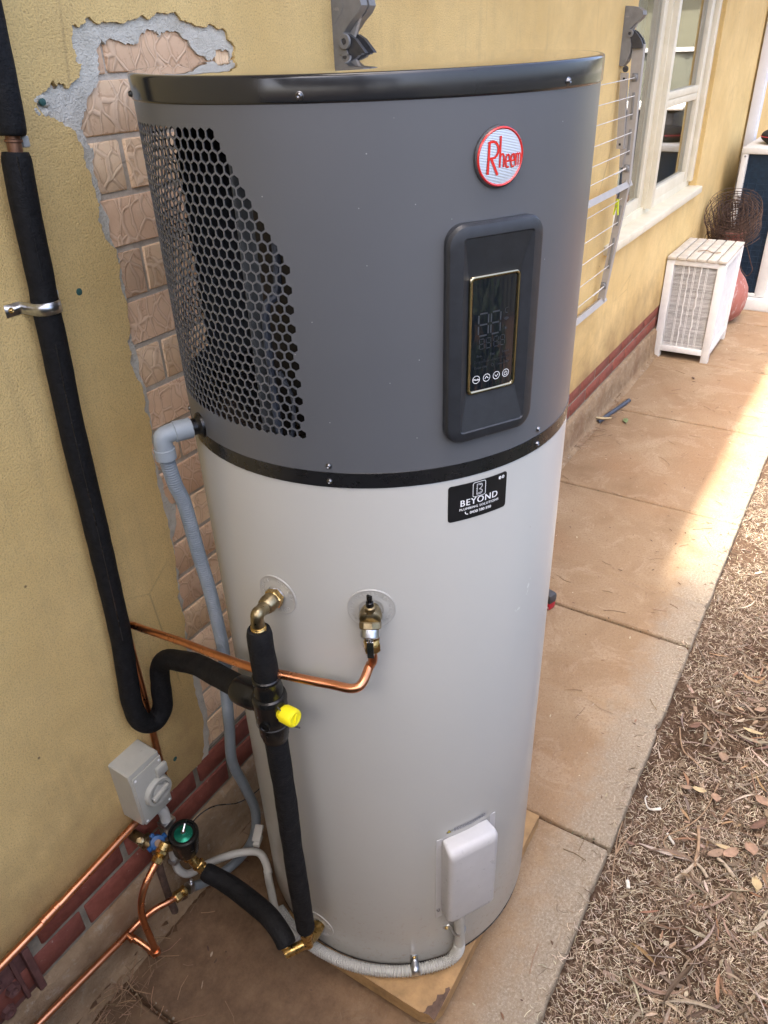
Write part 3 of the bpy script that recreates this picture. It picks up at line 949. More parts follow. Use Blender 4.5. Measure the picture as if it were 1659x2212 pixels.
# lid: rim band and top plate
lid = band('lid', [(Z_LID0 - 0.003, 0.3292), (Z_LID0 - 0.0015, 0.3310), (Z_LID0 - 0.0002, 0.3320), (Z_LID0 + 0.001, 0.3321), (Z_TOP - 0.004, 0.3321), (Z_TOP - 0.0016, 0.3314), (Z_TOP - 0.0004, 0.3295), (Z_TOP - 0.0002, 0.325)], 'lid', 200, 60, cap=False)
mb = MB(); mb.lathe((TX, TY, 0), (0, 0, 1), [(Z_TOP - 0.0003, 0.3255), (Z_TOP, 0.322), (Z_TOP + 0.0006, 0.2), (Z_TOP + 0.0008, 0.02)], 120)
tp_ = obj('top_plate', mb, 'lidtop', lid, 60)
for o_ in (lid, tp_):             # the lid falls slightly to the front
    for v in o_.data.vertices:
        if v.co.z > Z_LID0 + 0.012:
            a_ = math.atan2(v.co.y - TY, v.co.x - TX); rr_ = math.hypot(v.co.y - TY, v.co.x - TX) / TR
            v.co.z += 0.0066 * (1 + rr_ * math.cos(a_ - R(33)))

# jacket with honeycomb vent
PITCH = R(2.5) * TR                 # hole pitch along the arc
ROWH = PITCH * math.sqrt(3) / 2
CELL = PITCH / math.sqrt(3)         # circumradius of a cell
HOLE = CELL * 0.835
def pq(t_, z):                      # arc coordinate s (metres along the arc), z
    return cyl(math.degrees(t_ / TR), z)
cells = []
Z0R = 1.8075
NROW = 31
for r_ in range(NROW):
    z = Z0R - ROWH * r_
    right = 178.6 + 1.25 * min(r_, 11)
    if r_ > 11:
        right = 178.6 + 1.25 * 11 + (1.25 if (r_ - 11) % 2 == 1 else 0)
    t_ = right
    while t_ > 106:
        cells.append((R(t_) * TR, z)); t_ -= 2.5
hexv = [(math.sin(R(60 * k)), math.cos(R(60 * k))) for k in range(6)]   # pointy top
gm = MB(); gn = []
edges = {}
def key(s_, z): return (round(s_ * 4000), round(z * 4000))
TH = 0.0014
for (s_, z) in cells:
    o_ = [(s_ + CELL * a, z + CELL * b) for a, b in hexv]
    i_ = [(s_ + HOLE * a, z + HOLE * b) for a, b in hexv]
    def P(p, r=TR): return cyl(math.degrees(p[0] / TR), p[1], r)
    vs = [P(p) for p in o_] + [P(p) for p in i_] + [P(p, TR - TH) for p in i_]
    fs = []
    for k in range(6):
        k2 = (k + 1) % 6
        fs.append((k, 6 + k, 6 + k2, k2))
        fs.append((6 + k, 12 + k, 12 + k2, 6 + k2))
        e = (key(*o_[k]), key(*o_[k2]))
        er = (e[1], e[0])
        if er in edges:
            del edges[er]
        else:
            edges[e] = (o_[k], o_[k2])
    gm.add(vs, fs)
grille = obj('vent_grille', gm, 'charcoal', heater, 20)
grille['label'] = 'honeycomb vent of hexagonal holes'
# outline of the vent -> jacket sheet with matching hole
nxt = {e[0]: (e[1], p[0]) for e, p in edges.items()}
start = next(iter(nxt)); loop = []; cur = start
while True:
    k2, p = nxt[cur]
    loop.append(p); cur = k2
    if cur == start or len(loop) > 5000:
        break
S0, S1 = R(100) * TR, R(200) * TR
zj0, zj1 = Z_BELT1 - 0.001, Z_LID0 - 0.001
pts2 = []; econ = []
nb = 51
def addloop(ps):
    o_ = len(pts2)
    pts2.extend(Vector(p) for p in ps)
    econ.extend((o_ + i, o_ + (i + 1) % len(ps)) for i in range(len(ps)))
    return list(range(o_, o_ + len(ps)))
bl = [(S0 + (S1 - S0) * i / (nb - 1), zj0) for i in range(nb)] + [(S0 + (S1 - S0) * i / (nb - 1), zj1) for i in range(nb - 1, -1, -1)]
f_out = addloop(bl); f_in = addloop(loop)
res = delaunay_2d_cdt(pts2, econ, [], 0, 1e-6)
def inside(p, poly):
    c_ = False; j = len(poly) - 1
    for i in range(len(poly)):
        a, b = poly[i], poly[j]
        if (a[1] > p.y) != (b[1] > p.y) and p.x < (b[0] - a[0]) * (p.y - a[1]) / (b[1] - a[1]) + a[0]:
            c_ = not c_
        j = i
    return c_
jv = list(res[0]); jf = []
for f in res[2]:
    cpt = (jv[f[0]] + jv[f[1]] + jv[f[2]]) / 3
    if not inside(cpt, loop) and inside(cpt, bl):
        jf.append(f)
jm = MB(); jm.add([cyl(math.degrees(p.x / TR), p.y) for p in jv], jf)
na = 130
jm.grid(lambda u, v: cyl(200 + 260 * u, zj0 + (zj1 - zj0) * v), na, 2)
nr = [(Vector((v[0] - TX, v[1] - TY, 0))).normalized() for v in jm.v]
jacket = obj('jacket', jm, 'charcoal', heater, 180, normals=nr)
# what shows through the holes: dark core, shroud plate, fan post, copper tube
mb = MB(); mb.lathe((TX + 0.02, TY - 0.03, 0), (0, 0, 1), [(1.375, 0.235), (1.835, 0.235)], 60)
obj('inner_core', mb, 'inner_black', heater, 40)
mb = MB()
mb.grid(lambda u, v: cyl(172 + 5 * u, 1.40 + 0.40 * v, 0.275 - 0.010 * math.cos(u * 6.28)), 10, 1)
obj('shroud_plate', mb, 'inner_plate', heater, 180)
mb = MB()
mb.tube([cyl(181, 1.39, 0.285), cyl(181, 1.58, 0.285), cyl(184, 1.62, 0.27), cyl(184, 1.78, 0.26)], 0.006, 8, sub=4)
mb.tube([cyl(187, 1.40, 0.30), cyl(188, 1.46, 0.29), cyl(183, 1.50, 0.28)], 0.003, 6, sub=4)
obj('inner_wiring', mb, 'dark_conduit', heater)

def screw(deg, z, r=TR, mat='screw_steel', rad=0.0040, parent=heater, axis=None, pos=None, name='screw'):
    mb = MB()
    n = Vector((math.cos(R(deg)), math.sin(R(deg)), 0)) if axis is None else Vector(axis)
    p = cyl(deg, z, r) if pos is None else Vector(pos)
    mb.lathe(p - n * 0.0006, n, [(0, rad * 1.15), (0.0008, rad * 1.15), (0.0010, rad), (0.0030, rad * 0.86), (0.0043, rad * 0.5), (0.0036, rad * 0.28), (0.003, rad * 0.05)], 14)
    return obj(name, mb, mat, parent, 40)
for d in (-159.9, -100.7, -40, 20, 80, 140.5):
    screw(d, 1.8455, 0.3321, 'black_screw' if d in (140.5,) else 'screw_steel')
    screw(d - 0.3, 1.388, TR); screw(d - 0.3, 1.3635, 0.3306, 'black_screw' if d > 0 else 'screw_steel')

# badge
BD, BZ, BR = -119.9, 1.774, 0.0322
bs = tank_surf(BD, BZ)
mb = MB()
mb.loft([[bs(BR * k_ * math.cos(a), BR * k_ * math.sin(a), h_) for a in [2 * PI * i / 64 for i in range(64)]] for (k_, h_) in ((1.06, 0.0), (1.06, 0.0035), (1.0, 0.0052))], cap1=False)
badge = obj('badge', mb, 'line_dark_plastic', heater, 40)
badge['label'] = 'round silver badge with red rim and red lettering'
mb = MB()
mb.loft([[bs(BR * k_ * math.cos(a), BR * k_ * math.sin(a), h_) for a in [2 * PI * i / 64 for i in range(64)]] for (k_, h_) in ((1.0, 0.005), (0.985, 0.0064), (0.955, 0.0070), (0.925, 0.0064), (0.905, 0.0054))], cap1=False)
obj('badge_rim', mb, 'badge_red', badge, 60)
mb = MB()
mb.loft([[bs(BR * k_ * math.cos(a), BR * k_ * math.sin(a), h_) for a in [2 * PI * i / 64 for i in range(64)]] for (k_, h_) in ((0.91, 0.0056), (0.6, 0.0062), (0.3, 0.0064), (0.02, 0.0065))])
obj('badge_face', mb, 'badge_silver', badge, 180)
gl = []
gl.append(([(-0.555, 0.57), (-0.60, -0.57)], 0.105))                               # R
gl.append(([(-0.56, 0.55)] + arc(-0.40, 0.27, 0.235, 0.285, 90, -90, 12) + [(-0.58, -0.02)], 0.095))
gl.append(([(-0.47, -0.02), (-0.16, -0.62)], 0.11))
gl.append(([(-0.075, 0.74), (-0.075, -0.37)], 0.085))                              # h
gl.append(([(-0.075, -0.02)] + arc(0.02, -0.03, 0.085, 0.13, 160, 0, 8) + [(0.105, -0.37)], 0.08))
for ex in (0.285, 0.525):                                                            # e e
    gl.append(([(ex - 0.09, -0.155), (ex + 0.09, -0.155)] + arc(ex, -0.155, 0.09, 0.225, 0, 305, 16), 0.07))
gl.append(([(0.665, 0.07), (0.665, -0.37)], 0.07))                                 # m
gl.append(([(0.665, -0.03)] + arc(0.725, -0.03, 0.05, 0.11, 160, 0, 6) + [(0.775, -0.37)], 0.06))
gl.append(([(0.775, -0.03)] + arc(0.83, -0.03, 0.05, 0.11, 160, 0, 6) + [(0.88, -0.34)], 0.06))
mb = MB()
for i, (ps, w) in enumerate(gl):
    ribbon(mb, [(p[0] * BR * 0.95, p[1] * BR * 0.95) for p in ps], w * BR * 0.88, bs, 0.0069 + 0.00004 * i)
obj('badge_lettering', mb, 'badge_red', badge, 0)

# control panel
CD, CZ = -120.0, 1.561
ps_ = tank_surf(CD, CZ)
def ploop(hx, hz, r, h, cz=0.0, cs=0.0):
    return [ps_(a, b, h) for a, b in rrect(cs, cz, hx, hz, r, 8)]
mb = MB()
mb.loft([ploop(0.0695, 0.1445, 0.024, 0.0), ploop(0.0695, 0.1445, 0.024, 0.010), ploop(0.0670, 0.142, 0.023, 0.0145), ploop(0.0635, 0.1385, 0.022, 0.016),
         ploop(0.0505, 0.1290, 0.005, 0.0168), ploop(0.0490, 0.1275, 0.004, 0.0150), ploop(0.0385, 0.0790, 0.006, 0.0062, 0.0015)], cap1=False)
panel = obj('control_panel', mb, 'panel_plastic', heater, 28)
panel['label'] = 'raised black control panel with sunken screen'
mb = MB()
mb.loft([ploop(0.0385, 0.0790, 0.006, 0.0060, 0.0015), ploop(0.0380, 0.0785, 0.0065, 0.0088, 0.0015), ploop(0.0362, 0.0767, 0.006, 0.0094, 0.0015), ploop(0.0340, 0.0745, 0.004, 0.0086, 0.0015), ploop(0.0335, 0.0740, 0.003, 0.0068, 0.0015)], cap1=False)
obj('screen_bezel', mb, 'gold_chrome', panel, 60)
mb = MB(); mb.grid(lambda u, v: ps_(-0.0337 + 0.0674 * u, 0.0015 - 0.0742 + 0.1484 * v, 0.0070), 8, 2)
scr = obj('screen', mb, 'screen', panel, 180)
def seg7(mb, x, y, w, h, t_, hh, slant=0.0):
    def q(a, b): return (x + a * w + slant * b * h, y + b * h)
    g_ = 0.12
    for (a0, b0, a1, b1) in ((g_, 1, 1 - g_, 1), (0, 1 - g_ / 2, 0, 0.5 + g_ / 2), (1, 1 - g_ / 2, 1, 0.5 + g_ / 2), (g_, .5, 1 - g_, .5), (0, .5 - g_ / 2, 0, g_ / 2), (1, .5 - g_ / 2, 1, g_ / 2), (g_, 0, 1 - g_, 0)):
        ribbon(mb, [q(a0, b0), q(a1, b1)], t_, ps_, hh)
mb = MB(); HH = 0.0073
seg7(mb, -0.0235, 0.0025, 0.0145, 0.029, 0.0021, HH)
seg7(mb, -0.0050, 0.0025, 0.0145, 0.029, 0.0021, HH)
for i_, x in enumerate((-0.0215, -0.0115, 0.0005, 0.0105)):
    seg7(mb, x, -0.0155, 0.0072, 0.0135, 0.0008, HH)
ribbon(mb, arc(0.0195, 0.0300, 0.0030, 0.0035, 60, 300, 10), 0.0007, ps_, HH)
for r_ in (0.0015, 0.0029, 0.0043):
    ribbon(mb, arc(0.0190, 0.0165, r_, r_, 35, 145, 8), 0.0007, ps_, HH)
ribbon(mb, arc(0.0185, 0.0065, 0.0008, 0.0008, 0, 360, 10), 0.0016, ps_, HH)
for k in range(8):
    a = R(45 * k); ribbon(mb, [(0.0185 + 0.0022 * math.cos(a), 0.0065 + 0.0022 * math.sin(a)), (0.0185 + 0.0032 * math.cos(a), 0.0065 + 0.0032 * math.sin(a))], 0.0004, ps_, HH)
for k in range(25):
    ribbon(mb, [(-0.027 + 0.00225 * k, -0.0345), (-0.027 + 0.00225 * k, -0.0345 + (0.0042 if k % 6 == 0 else 0.0022))], 0.0005, ps_, HH)
put_text(mb, 'Eco', 0.0048, -0.0215, -0.0265, ps_, HH); put_text(mb, 'Elec', 0.0048, -0.001, -0.0265, ps_, HH); put_text(mb, 'Boost', 0.0048, 0.0200, -0.0265, ps_, HH)
put_text(mb, 'Timer ON', 0.0046, -0.0185, -0.0425, ps_, HH); put_text(mb, 'Timer OFF', 0.0046, 0.0165, -0.0425, ps_, HH)
ribbon(mb, arc(-0.0002, -0.0405, 0.0018, 0.0018, 0, 360, 12), 0.0004, ps_, HH)
obj('unlit_segments', mb, 'grey_print', scr, 0)
mb = MB()
for k, x in enumerate((-0.0245, -0.0085, 0.0070, 0.0225)):
    ribbon(mb, arc(x, -0.0570, 0.0052, 0.0052, 0, 360, 28), 0.00075, ps_, HH)
put_text(mb, 'Mode', 0.0037, -0.0245, -0.0583, ps_, HH, bold=0.00018)
ribbon(mb, [(-0.0112, -0.0584), (-0.0085, -0.0552), (-0.0058, -0.0584)], 0.0008, ps_, HH)
ribbon(mb, [(0.0043, -0.0556), (0.0070, -0.0588), (0.0097, -0.0556)], 0.0008, ps_, HH)
ribbon(mb, arc(0.0225, -0.0573, 0.0026, 0.0026, 125, 415, 16), 0.0007, ps_, HH)
ribbon(mb, [(0.0225, -0.0568), (0.0225, -0.0540)], 0.0007, ps_, HH)
obj('touch_buttons', mb, 'white_print', scr, 0)

# installer's sticker
SD_, SZ = -121.55, 1.3117
ss = tank_surf(SD_, SZ)
mb = MB(); loops = []
mb.loft([[ss(a, b, 0.0) for a, b in rrect(0, 0, 0.0512, 0.0308, 0.005, 6)], [ss(a, b, 0.0006) for a, b in rrect(0, 0, 0.0512, 0.0308, 0.005, 6)]], cap1=False)
lp = rrect(0, 0, 0.0512, 0.0308, 0.005, 6)
def half_h(x):
    e = abs(x) - (0.0512 - 0.005)
    return 0.0308 if e <= 0 else 0.0308 - 0.005 + math.sqrt(max(0.0, 0.005 ** 2 - e * e))
xs = [-0.0512 + 0.005 * (1 - math.cos(R(18 * k))) for k in range(6)] + [-0.0462 + 0.0924 * k / 12 for k in range(1, 12)] + [0.0512 - 0.005 * (1 - math.cos(R(18 * k))) for k in range(5, -1, -1)]
mb.add([ss(x, -half_h(x), 0.0006) for x in xs] + [ss(x, half_h(x), 0.0006) for x in xs], [(i, i + 1, len(xs) + i + 1, len(xs) + i) for i in range(len(xs) - 1)])
sticker = obj('sticker', mb, 'sticker_black', heater, 25)
sticker['label'] = 'black sticker with white lettering'
mb = MB(); SH = 0.00085
put_text(mb, 'BEYOND', 0.0152, 0.0008, -0.0068, ss, SH, 1.14, bold=0.0006)
put_text(mb, 'PLUMBING SOLUTIONS', 0.0058, 0.0015, -0.0143, ss, SH, 1.17, bold=0.0003)
put_text(mb, '0430 580 590', 0.0068, 0.0035, -0.0230, ss, SH, 1.0, bold=0.0003)
ribbon(mb, [(-0.0232, -0.0178), (-0.0228, -0.0200), (-0.0212, -0.0218), (-0.0190, -0.0222)], 0.0011, ss, SH)
ribbon(mb, [(-0.0236, -0.0177), (-0.0222, -0.0182)], 0.0013, ss, SH + 0.00005); ribbon(mb, [(-0.0196, -0.0214), (-0.0186, -0.0228)], 0.0013, ss, SH + 0.00005)
ribbon(mb, rrect(0.0, 0.0165, 0.0108, 0.0120, 0.003, 4), 0.0009, ss, SH, closed=True)
bx = 0.0
ribbon(mb, [(-0.0040, 0.0178), (-0.0040, 0.0250), (0.0015, 0.0250)] + arc(0.0015, 0.0213, 0.0037, 0.0037, 90, -70, 8) + [(0.0000, 0.0160)], 0.0008, ss, SH)
ribbon(mb, [(0.0000, 0.0160), (0.0015, 0.0153)] + arc(0.0015, 0.0116, 0.0037, 0.0037, 90, -90, 8) + [(-0.0040, 0.0079), (-0.0040, 0.0153)], 0.0008, ss, SH)
ribbon(mb, [(-0.0018, 0.0230), (0.0013, 0.0230)] + arc(0.0013, 0.0213, 0.0018, 0.0018, 90, 0, 5), 0.0006, ss, SH)
ribbon(mb, [(-0.0018, 0.0100), (0.0013, 0.0100)] + arc(0.0013, 0.0116, 0.0018, 0.0018, -90, 0, 5), 0.0006, ss, SH)
ribbon(mb, [(-0.0055, 0.0178), (-0.0025, 0.0178)], 0.0007, ss, SH); ribbon(mb, [(-0.0055, 0.0155), (-0.0025, 0.0155)], 0.0007, ss, SH)
for x in (0.0375, 0.0435):
    mb.add([ss(x, 0.0235, SH)] + [ss(x + 0.0025 * math.cos(2 * PI * k / 20), 0.0235 + 0.0027 * math.sin(2 * PI * k / 20), SH) for k in range(20)], [(0, 1 + k, 1 + (k + 1) % 20) for k in range(20)])
obj('sticker_lettering', mb, 'white_print', sticker, 0)
mb = MB()
put_text(mb, 'f', 0.0042, 0.0375, 0.0222, ss, SH + 0.0002, bold=0.0003)
ribbon(mb, rrect(0.0435, 0.0235, 0.0012, 0.0012, 0.0004, 3), 0.0003, ss, SH + 0.0002, closed=True); ribbon(mb, arc(0.0435, 0.0235, 0.0006, 0.0006, 0, 360, 10), 0.0003, ss, SH + 0.0002)
obj('sticker_icons', mb, 'sticker_black', sticker, 0)

# port flanges
def flange(deg, z, r0, r1, words, name, tsize=0.0085):
    fsf = tank_surf(deg, z)
    mb = MB(); N = 56
    def lp_(rr, h): return [fsf(rr * math.cos(2 * PI * i / N), rr * math.sin(2 * PI * i / N), h) for i in range(N)]
    mb.loft([lp_(r1, 0), lp_(r1, 0.0016), lp_(r1 - 0.001, 0.0024), lp_(r1 - 0.0022, 0.0018), lp_(r0 + 0.006, 0.0018), lp_(r0 + 0.002, 0.0030), lp_(r0, 0.0026), lp_(r0, -0.002)], cap1=False)
    fl = obj(name, mb, 'cream', heater, 30)
    mb = MB(); mb.loft([lp_(r0 * 1.02, -0.001), lp_(r0 * 0.5, 0.0004)])
    obj('port_hole', mb, 'black_hole', fl, 0)
    mb = MB(); rm = (r0 + 0.006 + r1 - 0.002) / 2 - tsize * 0.36
    for w_, a0 in words:
        a = a0
        for ch in w_:
            if ch != ' ':
                vs, fs = text_mesh(ch, tsize)
                ca, sa = math.cos(R(a)), math.sin(R(a))
                def tf(v, h):
                    x, y = v.x, v.y + rm
                    aa = R(a - 90)
                    return fsf(x * math.cos(aa) - y * math.sin(aa), x * math.sin(aa) + y * math.cos(aa), h)
                mb.add([tf(v, 0.00255) for v in vs], fs)
                n0 = len(vs)
                bm_ = {}
                for f in fs:
                    for i in range(len(f)):
                        e = (f[i], f[(i + 1) % len(f)])
                        if (e[1], e[0]) in bm_: del bm_[(e[1], e[0])]
                        else: bm_[e] = 1
                for e in bm_:
                    mb.add([tf(vs[e[0]], 0.00255), tf(vs[e[1]], 0.00255), tf(vs[e[1]], 0.0017), tf(vs[e[0]], 0.0017)], [(0, 1, 2, 3)])
            a -= math.degrees(tsize * 0.86 / (rm + tsize * 0.3))
    obj('embossed_lettering', mb, 'cream', fl, 0)['kind'] = 'stuff'
    return fl
flange(180.0, 1.130, 0.0175, 0.0375, [('OUTLET', 75), ('OUTLET', 315), ('OUTLET', 195)], 'outlet_flange')
flange(-151.5, 1.135, 0.0190, 0.0385, [('RELIEF VALVE', 95), ('RELIEF VALVE', 335), ('RELIEF VALVE', 215)], 'relief_flange', 0.0072)
flange(178.8, 0.166, 0.0175, 0.0375, [('INLET', 75), ('INLET', 315), ('INLET', 195)], 'inlet_flange')

# element cover low on the tank
es = tank_surf(-121.8, 0.405)
def eloop(a0, a1, z0, z1, r, h, flat=0.0):
    out = []
    for a, b in rrect((a0 + a1) / 2, (z0 + z1) / 2, (a1 - a0) / 2, (z1 - z0) / 2, r, 5):
        out.append(es(a, b, h - flat * (a / 0.055) ** 2 * 0))
    return out
mb = MB()
mb.loft([eloop(-0.066, 0.078, -0.150, 0.122, 0.004, 0.0), eloop(-0.066, 0.078, -0.150, 0.122, 0.004, 0.0016), eloop(-0.064, 0.076, -0.148, 0.120, 0.004, 0.0020)])
cov = obj('element_cover', mb, 'cover_plastic', heater, 30)
cov['label'] = 'boxy grey plastic cover low on the tank'
mb = MB()
mb.loft([eloop(-0.0535, 0.0545, -0.122, 0.120, 0.006, 0.0018), eloop(-0.0530, 0.0540, -0.121, 0.119, 0.006, 0.026), eloop(-0.0520, 0.0530, -0.119, 0.116, 0.008, 0.0345), eloop(-0.0485, 0.0495, -0.115, 0.108, 0.009, 0.0395), eloop(-0.0435, 0.0445, -0.110, 0.099, 0.009, 0.0410)])
obj('cover_box', mb, 'cover_plastic', cov, 50)
screw(-132.4, 0.285, 0.332, rad=0.0035)
mb = MB()
tri = [(-0.0430, 0.136), (-0.0340, 0.136), (-0.0385, 0.1445)]
mb.add([es(a, b, 0.0008) for a, b in tri], [(0, 1, 2)])
obj('warning_triangle', mb, 'warning_yellow', cov, 0)
mb = MB(); ribbon(mb, tri, 0.0011, es, 0.0010, closed=True); ribbon(mb, [(-0.0390, 0.1415), (-0.0380, 0.1395), (-0.0392, 0.1392), (-0.0384, 0.1372)], 0.0007, es, 0.0010)
for (a0, a1, b) in ((-0.0430, -0.0338, 0.1345),):
    ribbon(mb, [(a0, b), (a1, b)], 0.0008, es, 0.0010)
obj('warning_print', mb, 'sticker_black', cov, 0)
mb = MB(); mb.grid(lambda u, v: es(-0.0300 + 0.081 * u, 0.1335 + 0.0125 * v, 0.0007), 10, 1)
obj('small_print_label', mb, 'label_grey', cov, 180)
mb = MB()
for k in range(6):
    x = -0.028
    while x < 0.048:
        w = rnd.uniform(0.002, 0.007)
        ribbon(mb, [(x, 0.1350 + 0.0019 * k), (min(x + w, 0.049), 0.1350 + 0.0019 * k)], 0.0008, es, 0.0009); x += w + 0.0012
obj('small_print', mb, 'line_dark_plastic', cov, 0)
# drain spigot
dn = Vector((math.cos(R(153.7)), math.sin(R(153.7)), 0))
mb = MB(); mb.lathe(cyl(153.7, 1.389, 0.3295), dn, [(0, 0.021), (0.004, 0.020), (0.007, 0.015), (0.009, 0.0135), (0.022, 0.0135)], 24)
obj('drain_spigot', mb, 'black_shell', heater)

# ================================================================== board under the heater
mb = MB()
bp = [(-0.338, -0.700), (-0.325, -0.728), (-0.30, -0.737), (0.02, -0.737), (0.262, -0.738), (0.268, -0.52), (0.266, -0.31), (-0.336, -0.31), (-0.339, -0.46)]
mb.prism(bp, lambda a, b: Vector((a, b, 0.030)), lambda a, b: Vector((a, b, 0.0735)))
pal = thing('timber_board', 'thick yellowish timber board with a charred corner under the water heater', 'board', (0, -0.43, 0))
o = obj('plank', mb, 'wood_board', pal, 20)
mb = MB()
mb.grid(lambda u, v: Vector((-0.337 + 0.075 * u + 0.006 * noise.noise(Vector((v * 9, 1, 2))), -0.736 + (0.030 - 0.022 * u + 0.008 * noise.noise(Vector((u * 7, 5, 1)))) * v, 0.0745 - 0.0006 * (u + v))), 12, 4)
obj('charred_patch', mb, 'charred_wood', pal, 0)
for y in (-0.66, -0.36):
    mb = MB(); mb.box((-0.02, y, 0.0155), (0.60, 0.075, 0.029), bev=0.003)
    obj('bearer', mb, 'charred_wood', pal)

# ================================================================== PLUMBING
VX, VY = -0.392, -0.446
# hot outlet elbow
el = thing('brass_outlet_elbow', 'tarnished brass elbow screwed into the outlet port of the tank', 'elbow', (-0.36, -0.44, 1.13))
ax = Vector((-1, -0.11, 0.06)).normalized(); b0 = Vector((-0.328, -0.4385, 1.130))
mb = MB(); mb.lathe(b0, ax, [(0, 0.0125), (0.010, 0.0125)], 20); obj('thread_tape', mb, 'ptfe', el)
mb = MB(); hexnut(mb, b0 + ax * 0.008, ax, 0.013, 0.0175); obj('hex_collar', mb, 'brass', el, 20)
mb = MB(); mb.lathe(b0 + ax * 0.020, ax, [(0, 0.0150), (0.012, 0.0155), (0.014, 0.0140), (0.019, 0.0140), (0.022, 0.0110)], 24)
mb.tube([b0 + ax * 0.040, b0 + ax * 0.052, Vector((VX + 0.003, VY, 1.1345)), Vector((VX, VY, 1.124)), Vector((VX, VY, 1.112))], [0.0110, 0.0108, 0.0112, 0.0108, 0.0108], 18, sub=5)
obj('elbow_body', mb, 'oldbrass', el, 50)
mb = MB(); mb.lathe((VX, VY, 1.113), (0, 0, -1), [(0, 0.0105), (0.001, 0.0125), (0.003, 0.0115), (0.005, 0.0128), (0.007, 0.0118), (0.008, 0.0125)], 24); obj('thread', mb, 'brass', el)
mb = MB(); hexnut(mb, (VX, VY, 1.106), (0, 0, -1), 0.014, 0.0148); obj('compression_nut', mb, 'brass', el, 20)

# lagged riser above, tempering valve, lagged drop below
def seam(parent, pts, r, name='glued_seam'):
    mb = MB(); mb.tube([Vector(p) + Vector((-0.45, -0.89, 0)) * (r * 1.0) for p in pts], 0.0011, 5, sub=6)
    obj(name, mb, 'black_band', parent, 60)
def foam_tube(pts, r, sub, seed, n=20, step=0.006):
    p = resample(crom([Vector(q) for q in pts], sub), step)
    rr = []
    for i, q in enumerate(p):
        k = noise.noise(q * 30 + Vector((seed, 0, 0))) * 0.035 + noise.noise(q * 9 + Vector((0, seed, 0))) * 0.05
        e = min(i, len(p) - 1 - i)
        rr.append(r * (1 + k) * (0.86 if e == 0 else (0.95 if e == 1 else 1.0)))
    mb = MB(); mb.tube(p, rr, n)
    return mb
tag(obj('foam_lagging', foam_tube([(VX, VY, 1.106), (VX - 0.001, VY, 1.07), (VX, VY, 1.03), (VX + 0.001, VY, 0.994)], 0.0215, 8, 1), 'foam', smooth=60), 'short black foam sleeve between brass elbow and mixing valve', 'pipe sleeve')
tag(obj('foam_lagging', foam_tube([(VX, VY, 0.862), (VX + 0.001, VY, 0.7), (VX - 0.002, VY, 0.5), (VX, VY, 0.256)], 0.0205, 16, 2), 'foam', smooth=60), 'long straight black foam sleeve down from the mixing valve to the inlet', 'pipe sleeve')
tv = thing('mixing_valve', 'black moulded three way mixing valve with bright yellow cap', 'valve', (VX, VY, 0.85))
mb = MB(); mb.lathe((VX, VY, 1.006), (0, 0, -1), [(0, 0.0222), (0.002, 0.0245), (0.006, 0.0248), (0.008, 0.0238), (0.022, 0.0240), (0.026, 0.0250), (0.040, 0.0250), (0.042, 0.0285), (0.046, 0.0300), (0.050, 0.0305), (0.055, 0.0300), (0.058, 0.0292), (0.090, 0.0288), (0.102, 0.0280), (0.106, 0.0262), (0.112, 0.0265), (0.134, 0.0258), (0.140, 0.0235), (0.147, 0.0230), (0.149, 0.0215)], 36)
obj('body', mb, 'black_shell', tv, 30)
sa = Vector((0.05, 1.0, -0.10)).normalized()
mb = MB(); mb.lathe(Vector((VX, VY + 0.012, 0.942)), sa, [(0, 0.0235), (0.018, 0.0240), (0.022, 0.0258), (0.050, 0.0262), (0.056, 0.0255), (0.062, 0.0250), (0.066, 0.0228)], 30)
obj('side_port', mb, 'black_shell', tv, 30)
ca = Vector((-0.10, -1.0, 0.10)).normalized()
cb = Vector((VX - 0.004, VY - 0.026, 0.938))
mb = MB(); mb.lathe(cb - ca * 0.008, ca, [(0, 0.0125), (0.010, 0.0125)], 20); obj('cap_collar', mb, 'black_shell', tv)
mb = MB(); mb.lathe(cb, ca, [(0, 0.0125), (0.006, 0.0135), (0.009, 0.0162), (0.028, 0.0166), (0.033, 0.0150), (0.0345, 0.0115), (0.0335, 0.0100), (0.0335, 0.002)], 14)
obj('yellow_cap', mb, 'yellow_cap', tv, 40)
mb = MB(); mb.box(cb + ca * 0.0345, (0.004, 0.003, 0.017), rot=Matrix.Rotation(R(25), 3, 'Y'), bev=0.001)
obj('cap_grip', mb, 'yellow_cap', tv)
mb = MB(); mb.lathe((VX - 0.0285, VY - 0.008, 0.915), (-1, -0.2, 0.1), [(0, 0.010), (0.003, 0.0095), (0.0032, 0.007), (0.002, 0.0065)], 18); obj('plug', mb, 'black_shell', tv)
mb = MB(); mb.tube([(VX + 0.012, VY - 0.024, 0.896), (VX + 0.012, VY - 0.036, 0.893), (VX + 0.017, VY - 0.045, 0.889)], 0.0016, 6)
mb.lathe((VX, VY, 0.8995), (0, 0, 1), [(0, 0.0284), (0.0005, 0.0292), (0.0025, 0.0292), (0.003, 0.0284)], 36, cap=False)
mb.tube([(VX - 0.012, VY - 0.027, 0.957), (VX - 0.013, VY - 0.036, 0.951)], 0.0012, 6)
obj('cable_tie', mb, 'line_dark_plastic', tv)

